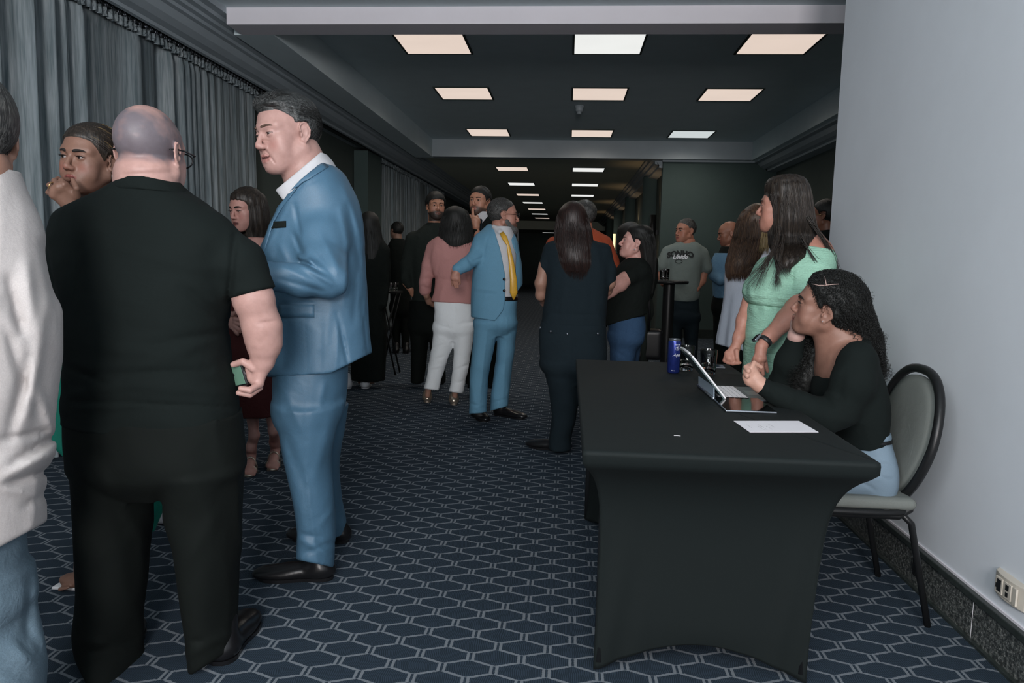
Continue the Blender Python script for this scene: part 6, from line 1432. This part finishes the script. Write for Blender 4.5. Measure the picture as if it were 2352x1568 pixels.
# ===== bearded man with glasses in blue suit and yellow tie
def p11():
    f=Fig(5.4,(-.5,5.4,0),'grey bearded man with glasses in steel blue suit and yellow tie, arm stretched out',.008)
    hd=f.head(1156,497,1.04,-100,0,0,0,beard=.65,neck=.062,fat=.004,open=.003)
    hn=hand(f,(1050,622,-.22,8),[(1044,632,-.23,7),(1042,638,-.23,6),(1050,640,-.23,6)],[[(1040,634,-.23,3.8),(1038,645,-.22,3.4),(1040,655,-.21,3)],[(1044,638,-.23,3.8),(1043,649,-.23,3.4),(1046,660,-.22,3)],[(1049,638,-.23,3.8),(1050,649,-.23,3.4),(1052,660,-.22,2.8)],[(1054,636,-.23,3.4),(1056,645,-.23,3),(1057,652,-.22,2.6)]],[(1046,624,-.22,4.2),(1040,620,-.22,3.6),(1039,628,-.21,3.2)],k=.005)
    minibody(f,hd,(176,128,112),[U([hn,f.chain([(1052,620,-.215,5),(1090,594,-.11,7),(1108,556,-.02,9),(1152,536,.0,10)],.01)],.005)]); hd.brows(M['hair_salt'],.004); hd.eyes()
    short_hair(f,hd,M['hair_grey'],.006,1400,back=-.07,temple=.02)
    bd=hd.wrap(U([ell((0,.069,-.099),(.044,.042,.034)),cone((-.059,.014,-.040),(-.030,.062,-.090),.0195,.027),cone((.059,.014,-.040),(.030,.062,-.090),.0195,.027),cone((-.026,.083,-.047),(.026,.083,-.047),.0075,.0075)],.02)); f.part('beard',bd,M['hair_salt'],h=.004)
    mb=MB(); mb.tube([hd.W(q) for q in ((.076,-.02,.010),(.079,.02,.014),(.070,.10,.012))],.0024,6); mb.tube([hd.W(q) for q in ((-.076,-.02,.010),(-.079,.02,.014),(-.070,.10,.012))],.0016,6)
    a=np.linspace(0,2*math.pi,17)[:-1]
    for e in (-1,1): mb.tube([hd.W((e*.036+.028*math.cos(t),.112-.008*abs(math.cos(t)),.006+.019*math.sin(t))) for t in a],.0022,6,closed=True)
    mb.build('spectacles',M['blackmetal'],f.root,True)
    # shirt, tie
    sh=f.loft([(520,1130,1176,.10),(545,1128,1184,.12),(600,1120,1188,.135),(675,1110,1184,.13),(682,1110,1184,.13)],2.3); sh=sub(sh,cone(hd.W((0,.0,-.04)),f.p(1154,528,-.0),.072,.072),.004)
    sh=U([sh,f.chain([(1134,520,-.07,5),(1148,532,-.11,5),(1156,540,-.12,4)],.01)],.01)
    f.part('shirt',f.crease([(1150,600,1170,612,-.004,3),(1150,650,1172,640,-.004,3),(1146,570,1165,580,-.004,3)],sh),M['white_cloth'],h=.0065)
    P=[f.p(1152,534,-.125),f.p(1159,546,-.143),f.p(1167,562,-.15),f.p(1174,600,-.155),f.p(1179,640,-.155),f.p(1180,672,-.155),f.p(1180,688,-.15)]
    MB().tube(P,[.016,.020,.011,.019,.025,.029,.004],12,flat=.35).build('tie',M['yellow'],f.root,True)
    rows=[(516,1120,1150,.06,.03),(530,1106,1176,.10,.01),(550,1092,1188,.13),(580,1090,1194,.14),(630,1086,1200,.15),(690,1082,1198,.15),(740,1082,1196,.15)]
    sl=[[(1106,552,-.02,18),(1092,592,-.10,17),(1070,608,-.17,15),(1052,618,-.21,13)]]
    jk=U([f.loft(rows,2.3)]+[f.chain(s_,.02) for s_ in sl],.03); jk=disp(jk,folds(.0025,20,(1,1,.5),6))
    # opening: removes the front wedge between the lapels
    tri=[(1132,517),(1164,532),(1186,584),(1184,640),(1183,745),(1150,745),(1160,690),(1160,630),(1150,575)]
    def wedge(P):
        q=P-np.array([0,0,CH]); d=q@CW; X=1176+F*(q@CR)/d; Yp=784-F*(q@CU)/d; n=len(tri); ins=np.zeros(len(P),bool); dm=np.full(len(P),1e9)
        for i in range(n):
            x1,y1=tri[i];x2,y2=tri[(i+1)%n]; ex,ey=x2-x1,y2-y1; t=np.clip(((X-x1)*ex+(Yp-y1)*ey)/(ex*ex+ey*ey),0,1); dm=np.minimum(dm,np.hypot(X-x1-t*ex,Yp-y1-t*ey)); c=((y1>Yp)!=(y2>Yp))&(X<(x2-x1)*(Yp-y1)/(y2-y1+1e-9)+x1); ins^=c
        s_=np.where(ins,-dm,dm)*f.D/F; return np.maximum(s_,(P[:,1]-(f.D-.0)))
    jk=sub(jk,Pr(wedge,[0]*3,[0]*3),.004); jk=sub(jk,cone(hd.W((0,.0,-.04)),f.p(1154,524,-.0),.078,.080),.004)
    jk=f.crease([(1138,528,1160,600,-.005,2),(1143,530,1166,600,.005,3),(1092,662,1140,668,.004,2),(1092,672,1140,676,-.004,2),(1100,570,1088,590,-.006,3),(1110,590,1085,600,-.006,3),(1075,595,1090,615,-.005,3),(1120,545,1108,590,-.004,3)],jk)
    jk=f.cut(jk,1080,728,1137,737,(1100,760)); jk=f.cut(jk,1137,737,1156,712,(1160,745)); jk=f.cut(jk,1182,742,1200,728,(1195,760))
    f.part('jacket',jk,M['suit2'],h=.0065)
    for y_ in (641,667):
        d0=-.3
        for _ in range(40):
            v=jk(f.p(1158,y_,d0)[None])[0]
            if v<.002: break
            d0+=max(v*.6,.001)
        MB().lathe([(.0001,0),(.011,0),(.011,.003),(.0001,.004)],f.p(1158,y_,d0),14,np.array([[1,0,0],[0,0,-1.],[0,1,0]])).build('button',M['black'],f.root,True)
    f.part('belt',f.loft([(679,1112,1190,.138),(689,1112,1190,.14)],2.3),M['leather'],h=.006)
    two_legs(f,[(688,1100,1188,.14),(720,1094,1187,.135),(748,1092,1184,.125)],[(740,1090,1150,.13),(800,1086,1134,.105),(860,1080,1122,.095),(920,1078,1118,.09),(952,1077,1118,.085)],[(740,1138,1188,.12,.06),(800,1142,1182,.10,.10),(860,1134,1174,.095,.12),(920,1126,1168,.09,.12),(944,1126,1166,.085,.12)],M['suit2'],
        creases=[(1120,740,1100,940,.004,3),(1165,730,1155,920,.004,3),(1080,925,1115,938,-.006,3),(1080,940,1110,930,.005,3),(1130,925,1165,915,-.005,3),(1150,700,1140,790,-.005,4)],cuts=[(1076,950,1119,948,(1100,990)),(1124,944,1168,932,(1150,980))],h=.007)
    fshoes(f,[((1088,952),(1134,980)),((1136,952),(1202,962))],L=.28,wid=.048)
p11()
# ===== woman with auburn hair in navy tee from behind
def p12():
    f=Fig(4.66,(-.02,4.66,0),'woman with long auburn hair in dark navy tee and dark studded jeans, seen from behind',.008)
    hd=f.head(1314,512,.98,170,0,0,0,male=False,neck=.05)
    la=f.chain([(1252,610,.0,15),(1242,650,.0,13),(1242,678,.03,11.5),(1250,694,.14,9),(1262,700,.24,8)],.02); ra=f.chain([(1396,610,.0,15),(1400,650,.0,13),(1394,668,.06,11),(1380,680,.2,8)],.02)
    minibody(f,hd,'tan',[U([la,ra,f.loft([(545,1290,1340,.06),(570,1280,1350,.07)],2),f.chain([(1252,612,.0,9),(1300,562,.0,11),(1350,562,.0,11),(1396,612,.0,9)],.01)],.01)],.007)
    rows=[(474,1298,1328,.05,-.01),(480,1288,1338,.08,-.01),(500,1280,1350,.11,-.01),(530,1275,1358,.11,-.02),(565,1275,1362,.11,-.05),(600,1282,1362,.10,-.07),(625,1290,1360,.07,-.08)]
    V,Q=join([shell(U([f.loft(rows,2.1),hd.cap(.016,back=-.12,front=.06)],.02),.009),hair_rows(f,rows+[(640,1298,1356,.06,-.08)],1200,.0015,2,.006,8,.004)]); npmesh('hair',V,Q,M['hair_red'],f.root)
    simple_torso(f,[(545,1285,1352,.08),(562,1262,1386,.115),(600,1256,1400,.13),(650,1256,1398,.135),(700,1250,1394,.14),(735,1244,1392,.145),(748,1242,1392,.145)],M['navy'],'tee_shirt',[[(1268,575,.0,20),(1256,610,.0,18)],[(1384,578,.0,20),(1396,620,-.0,18),(1398,640,0,17)]],creases=[(1260,720,1380,724,-.004,4),(1280,690,1240,735,-.005,5),(1300,640,1290,730,.004,8)])
    two_legs(f,[(740,1243,1392,.15),(775,1238,1394,.16),(820,1240,1394,.16),(850,1246,1392,.15)],[(835,1246,1330,.14),(900,1262,1326,.12),(960,1266,1322,.10),(1000,1262,1312,.095),(1030,1258,1312,.09)],[(835,1318,1392,.14),(900,1330,1388,.12),(1030,1340,1382,.09)],M['navy'],creases=[(1318,750,1320,850,-.006,4),(1250,765,1310,770,-.003,2),(1330,770,1388,764,-.003,2)],name='jeans')
    mb=MB()
    for x_,y_,z_ in ((1265,761,-.165),(1303,767,-.165),(1373,766,-.165),(1241,752,-.05)):
        MB().lathe([(.0001,0),(.008,0),(.007,.004),(.0001,.005)],f.p(x_,y_,z_),12,np.array([[1,0,0],[0,0,-1.],[0,1,0]])).build('pocket_stud',M['silver'],f.root,True)
    fshoes(f,[((1296,1036),(1250,1030)),((1360,1030),(1372,1010))],L=.25)
p12()
# ===== man in orange polo
def p13():
    f=Fig(5.85,(.1,5.85,0),'grey haired man in burnt orange polo mostly hidden behind the auburn haired woman',.009)
    hd=f.head(1338,500,1.04,140,0,0,0,neck=.062); la=f.chain([(1405,615,-.0,15),(1412,640,-.04,13),(1398,662,-.15,11)],.02)
    minibody(f,hd,(170,118,98),[la],.006); short_hair(f,hd,M['hair_grey'],.012,1200)
    simple_torso(f,[(524,1315,1362,.08),(536,1290,1384,.11),(560,1266,1402,.13),(620,1268,1398,.14),(700,1270,1396,.15)],M['orange'],'polo_shirt',[[(1388,560,.0,18),(1404,600,.0,17),(1408,622,.0,16)],[(1272,562,.0,18),(1262,610,0,17)]],creases=[(1380,545,1400,570,-.003,2),(1384,600,1418,606,-.004,2)],cuts=[])
    two_legs(f,[(695,1275,1392,.14),(750,1275,1390,.14)],[(735,1275,1332,.12),(930,1285,1322,.08)],[(735,1334,1390,.12),(930,1345,1380,.08)],M['black_trouser'],h=.012)
    fshoes(f,[((1305,940),(1300,965)),((1362,940),(1368,965))],L=.28,h=.01)
p13()
# ===== laughing woman in black, blue jeans
def p14():
    f=Fig(5.35,(.6,5.35,0),'laughing woman with dark hair in black top and blue jeans, in profile facing left',.007)
    hd=f.head(1458,560,.97,84,12,2,0,male=False,open=.0026,neck=.052,fat=.006,smile=1.2,mouth=.003,cheek=1.2,lip=(150,76,72),neckend=(0,-.06,-.16))
    arm=f.chain([(1436,640,-.14,17),(1424,652,-.17,17),(1404,668,-.22,13),(1390,682,-.25,9)],.02); hn=f.chain([(1388,684,-.26,8),(1378,692,-.27,7)],.01)
    ch=f.loft([(590,1438,1470,.06),(612,1428,1478,.08)],2.2)
    minibody(f,hd,(206,158,148),[arm,hn,ch],.0042); hd.eyes((30,24,20),(0,.1)); hd.brows(M['brow'],.004)
    rows=[(516,1452,1482,.05,.0),(522,1444,1494,.085,.0),(540,1450,1502,.10,.0),(565,1462,1506,.10,.01),(600,1468,1506,.09,.01),(640,1472,1502,.08,.02),(670,1478,1498,.05,.02)]
    p=f.loft(rows,2.1); p=U([p,hd.cap(.014,temple=.045,back=-.07)],.02); p=sub(p,hd.wrap(ell((.0,-.008,-.012),(.13,.022,.030))),.005)
    V,Q=join([shell(p,.0065),hair_rows(f,rows,800,.0014,4,.003,6,.004,(-1.8,1.8))]); npmesh('hair',V,Q,M['hair_black'],f.root)
    simple_torso(f,[(592,1440,1484,.08),(606,1424,1494,.11),(630,1410,1500,.13),(665,1398,1496,.14),(700,1392,1488,.145),(735,1390,1484,.145),(752,1392,1482,.14)],M['black_cloth'],'top',[[(1470,622,-.08,22),(1450,634,-.13,19)]],cuts=[(1386,750,1484,722,(1440,800))],n=2.2,creases=[(1440,660,1400,720,-.005,5),(1470,650,1450,720,.004,6)])
    two_legs(f,[(725,1398,1480,.14),(755,1398,1482,.155),(785,1400,1476,.15)],[(770,1400,1470,.14,.0),(830,1402,1456,.12),(900,1404,1450,.10),(965,1408,1446,.09)],[(770,1406,1476,.13,.12),(900,1414,1458,.10,.12),(960,1418,1454,.09,.12)],M['jeans_dark'],creases=[(1440,735,1442,780,-.004,2),(1455,760,1475,770,-.003,2),(1405,800,1450,830,-.005,4),(1420,760,1415,860,.004,5)],name='jeans')
    fshoes(f,[((1440,978),(1402,982)),((1448,965),(1412,968))],M['white'],L=.25,h=.01)
    mb=MB(); mb.lathe([(.0001,-.006),(.005,0),(.0001,.006)],f.p(1457,573,-.088),10); mb.build('earring',M['silver'],f.root,True)
p14()
# ===== dark figure behind her
def p15():
    f=Fig(6.15,(.7,6.15,0),'person in black with black hair and a shoulder bag strap behind the laughing woman',.01)
    hd=f.head(1448,548,1.0,175,0,0,0,neck=.055,male=False); minibody(f,hd,'dim',[f.chain([(1503,575,.0,5),(1502,600,0,6)],.01)],.008)
    rows=[(514,1432,1462,.06,-.0),(520,1422,1472,.09,0),(545,1418,1478,.10,0),(575,1418,1476,.10,0),(610,1424,1470,.07,-.02)]
    V,Q=join([shell(U([f.loft(rows,2.1),hd.cap(.016,back=-.12,front=.06)],.02),.009),hair_rows(f,rows,400,.002,2,.003,6,.004)]); npmesh('hair',V,Q,M['hair_black'],f.root)
    simple_torso(f,[(570,1430,1478,.09),(588,1412,1504,.12),(640,1412,1504,.13),(672,1416,1500,.13),(690,1418,1498,.13)],M['black_cloth'],'top',[[(1496,600,.0,13),(1499,640,0,11),(1492,672,-.04,9)]])
    two_legs(f,[(680,1420,1498,.13),(730,1418,1496,.13)],[(715,1418,1456,.11),(885,1424,1450,.08)],[(715,1456,1494,.11),(800,1460,1490,.10),(885,1462,1486,.08)],M['darkgrey_cloth'])
    MB().tube([f.p(1478,600,-.13),f.p(1490,650,-.15),f.p(1492,720,-.15),f.p(1490,760,-.1)],.010,8,flat=.3).build('bag_strap',M['leather'],f.root,True)
    bg=rbox(f.p(1482,790,-.02),(.14,.07,.13),.03); f.part('shoulder_bag',bg,M['leather'],h=.012)
    fshoes(f,[((1436,885),(1432,905)),((1475,885),(1480,905))],L=.25,h=.01)
p15()
# ===== man in printed grey tee
def p16():
    f=Fig(7.7,(1.2,7.7,0),'man in printed grey tee and dark jeans behind the cocktail table, hand in pocket',.009)
    hd=f.head(1574,532,1.06,50,0,0,0,neck=.066,fat=.003,open=.003)
    ra=f.chain([(1619,620,.0,9.5),(1612,646,-.02,8.5),(1598,664,-.08,7),(1588,674,-.10,7)],.02); la=f.chain([(1518,612,.0,9),(1517,636,-.04,8),(1524,652,-.1,7)],.02)
    minibody(f,hd,(168,118,98),[ra,la,f.loft([(548,1560,1596,.06),(570,1550,1600,.08)],2)],.005); hd.eyes((30,24,20)); hd.brows(M['brow'],.004); short_hair(f,hd,M['hair_grey'],.006,900,front=.084,temple=.02)
    rows=[(555,1556,1600,.09),(566,1536,1614,.12),(585,1530,1618,.135),(620,1530,1610,.145),(655,1528,1608,.15),(682,1530,1606,.15),(690,1534,1602,.145)]
    p=U([f.loft(rows,2.3),f.chain([(1536,582,0,17),(1520,612,-.02,15)],.02),f.chain([(1610,584,0,17),(1622,616,-.0,14)],.02)],.03); p=disp(p,folds(.003,20,(1,1,.6),4)); p=sub(p,cone(f.p(1577,540,-.02),f.p(1577,556,-.03),.062,.070),.004)
    f.part('tee_shirt',p,M['grey_tee'],h=.0075)
    def surf(x,y,off):
        d0=-.35
        for _ in range(50):
            v=p(f.p(x,y,d0)[None])[0]
            if v<.0015: break
            d0+=max(v*.6,.001)
        return f.p(x,y,d0-off)
    def print_text(body,size,cx,cy,mat,shear=0,curve=0,bold=0):
        q=surf(cx,cy,.006); o=txt('shirt_print',body,size,(0,0,0),np.eye(3),mat,f.root,.001,shear,bold=bold); V=np.empty(len(o.data.vertices)*3,np.float32); o.data.vertices.foreach_get('co',V); V=V.reshape(-1,3)
        k=f.D/F; W_=np.array([surf(cx+a/k,cy-(b+curve*a*a)/k,.004-c) for a,b,c in V]); o.data.vertices.foreach_set('co',W_.astype(np.float32).ravel()); o.data.update()
    print_text('SONHO',.078,1563,582,M['blackink'],0,-1.2,.0045); print_text('Unidd',.066,1561,590,M['whiteink'],.5,0,.002)
    P=[surf(1559+8*math.cos(t),600+4*math.sin(t),.003) for t in np.linspace(0,2*math.pi,17)[:-1]]; MB().tube(P,.003,5,closed=True).build('shirt_print',M['blackink'],f.root,True)
    two_legs(f,[(676,1532,1604,.14),(710,1530,1606,.14),(735,1530,1606,.135)],[(725,1530,1568,.12),(800,1534,1564,.09),(875,1536,1560,.08)],[(725,1568,1606,.12),(800,1574,1602,.09),(875,1578,1600,.08)],M['navy'],name='jeans')
    fshoes(f,[((1550,865),(1544,880)),((1588,865),(1594,880))],L=.28,h=.01)
p16()
# ===== bald man in faded blue shirt
def p17():
    f=Fig(7.9,(1.62,7.9,0),'bald man in faded blue shirt by the grey wall, looking down',.01)
    hd=f.head(1673,538,1.06,78,-14,0,0,neck=.062,open=.002); minibody(f,hd,(140,96,78),[f.loft([(560,1662,1686,.05),(578,1655,1690,.07)],2)],.005); hd.brows(M['brow'],.004); hd.eyes()
    f.part('undershirt',f.loft([(566,1656,1692,.09),(600,1642,1700,.11)],2.2),M['black_cloth'],h=.009)
    simple_torso(f,[(582,1642,1708,.11),(600,1636,1712,.13),(640,1636,1710,.14),(684,1638,1708,.14)],M['blue_shirt'],'shirt',[[(1648,602,0,13),(1641,632,-.05,12),(1655,645,-.14,10)]],h=.009)
    two_legs(f,[(678,1638,1706,.13),(720,1638,1706,.13)],[(705,1638,1672,.11),(865,1640,1664,.08)],[(705,1672,1706,.11),(865,1680,1702,.08)],M['black_trouser'],h=.012)
    fshoes(f,[((1655,862),(1648,875)),((1690,862),(1694,875))],L=.28,h=.012)
p17()
# ===== woman in white blouse
def p18():
    f=Fig(5.0,(1.2,5.0,0),'woman with long brown hair and loose white blouse, seen from behind the mint outfit',.008)
    hd=f.head(1735,514,.97,160,0,0,0,male=False,neck=.05); minibody(f,hd,(190,150,136),[f.chain([(1745,700,-.1,10),(1742,760,-.12,9)],.02)],.007)
    rows=[(478,1716,1744,.06,-.01),(486,1704,1756,.09,-.01),(510,1692,1766,.11,-.01),(545,1684,1768,.11,-.02),(580,1674,1756,.10,-.05),(610,1667,1740,.09,-.07),(632,1668,1730,.07,-.08)]
    V,Q=join([shell(U([f.loft(rows,2.1),hd.cap(.016,back=-.12,front=.06)],.02),.009),hair_rows(f,rows+[(642,1672,1726,.06,-.08)],1200,.0015,2,.004,7,.004,(2.4,6.6))]); npmesh('hair',V,Q,M['hair_brown'],f.root)
    g=f.loft([(520,1750,1768,.03,-.10),(545,1746,1766,.03,-.12),(570,1744,1762,.02,-.13)],2.); V,Q=join([shell(g,.006),hair_rows(f,[(512,1752,1768,.03,-.10),(545,1744,1767,.035,-.12),(582,1738,1764,.03,-.13)],160,.0016,4,.006,6,.003)]); npmesh('hair_highlight',V,Q,M['hair_blond'],f.root)['label']='honey blond lock'
    p=f.loft([(566,1690,1772,.09),(580,1676,1782,.12),(620,1667,1786,.135),(680,1662,1784,.14),(740,1654,1782,.155),(800,1644,1780,.17)],2.3); p=disp(p,lambda P:.010*np.sin(np.arctan2(P[:,1]-5.,P[:,0]-1.22)*10)*np.clip((1.15-P[:,2])*3,0,1)+.003*n3(P,20,4)); p=f.cut(p,1640,788,1700,806,(1660,840))
    f.part('blouse',p,M['blouse'],h=.0085)
    two_legs(f,[(770,1664,1768,.13),(820,1664,1766,.13)],[(800,1664,1714,.12),(1000,1672,1704,.08)],[(800,1714,1764,.12),(1000,1722,1754,.08)],M['black_trouser'],h=.012)
    fshoes(f,[((1690,1010),(1682,990)),((1738,1010),(1744,990))],L=.24,h=.01)
p18()
# ===== man half hidden by the near wall
def p21():
    f=Fig(5.9,(1.98,5.9,0),'man with glasses in black, half hidden by the end of the near right wall',.009)
    hd=f.head(1893,498,1.04,105,0,0,0,neck=.062); minibody(f,hd,(130,88,70),(),.006); hd.eyes(); short_hair(f,hd,M['hair_black'],.012,1000)
    mb=MB(); mb.tube([hd.W(q) for q in ((.076,-.02,.010),(.079,.02,.014),(.070,.10,.012))],.0016,6)
    a=np.linspace(0,2*math.pi,17)[:-1]; mb.tube([hd.W((.036+.028*math.cos(t),.112-.008*abs(math.cos(t)),.006+.019*math.sin(t))) for t in a],.0016,6,closed=True); mb.build('spectacles',M['gold'],f.root,True)
    simple_torso(f,[(528,1880,1935,.09),(545,1856,1962,.12),(620,1852,1970,.14),(740,1854,1966,.14)],M['black_cloth'],'shirt',[[(1866,565,0,16),(1862,640,0,13)]],h=.012)
    two_legs(f,[(730,1858,1962,.13),(780,1858,1962,.13)],[(765,1858,1910,.12),(935,1868,1898,.08)],[(765,1912,1962,.12),(935,1922,1952,.08)],M['black_trouser'],h=.014)
    fshoes(f,[((1885,945),(1878,930)),((1938,945),(1942,930))],L=.28,h=.012)
p21()
# ===== white handbag on the carpet behind the man in black
def bag():
    f=Fig(3.1,tuple(atZ(370,1200,0)),'small white handbag standing on the carpet behind the man in black polo','x'); r=f.root; r.name='handbag'; r['label']='small white handbag on the carpet, seen between the trouser legs of the black polo man'; r['category']='bag'; r['label']='small white handbag on the carpet, between the legs of the black polo man'
    c=atZ(362,1200,0); b=rbox(c+[0,0,.085],(.075,.04,.083),.03); f.part('bag_body',b,M['white_cloth'],h=.006)
    a=np.linspace(0,math.pi,14); MB().tube([c+[.045*math.cos(t),0,.15+.075*math.sin(t)] for t in a],.008,8).build('handle',M['white_cloth'],r,True)
bag()
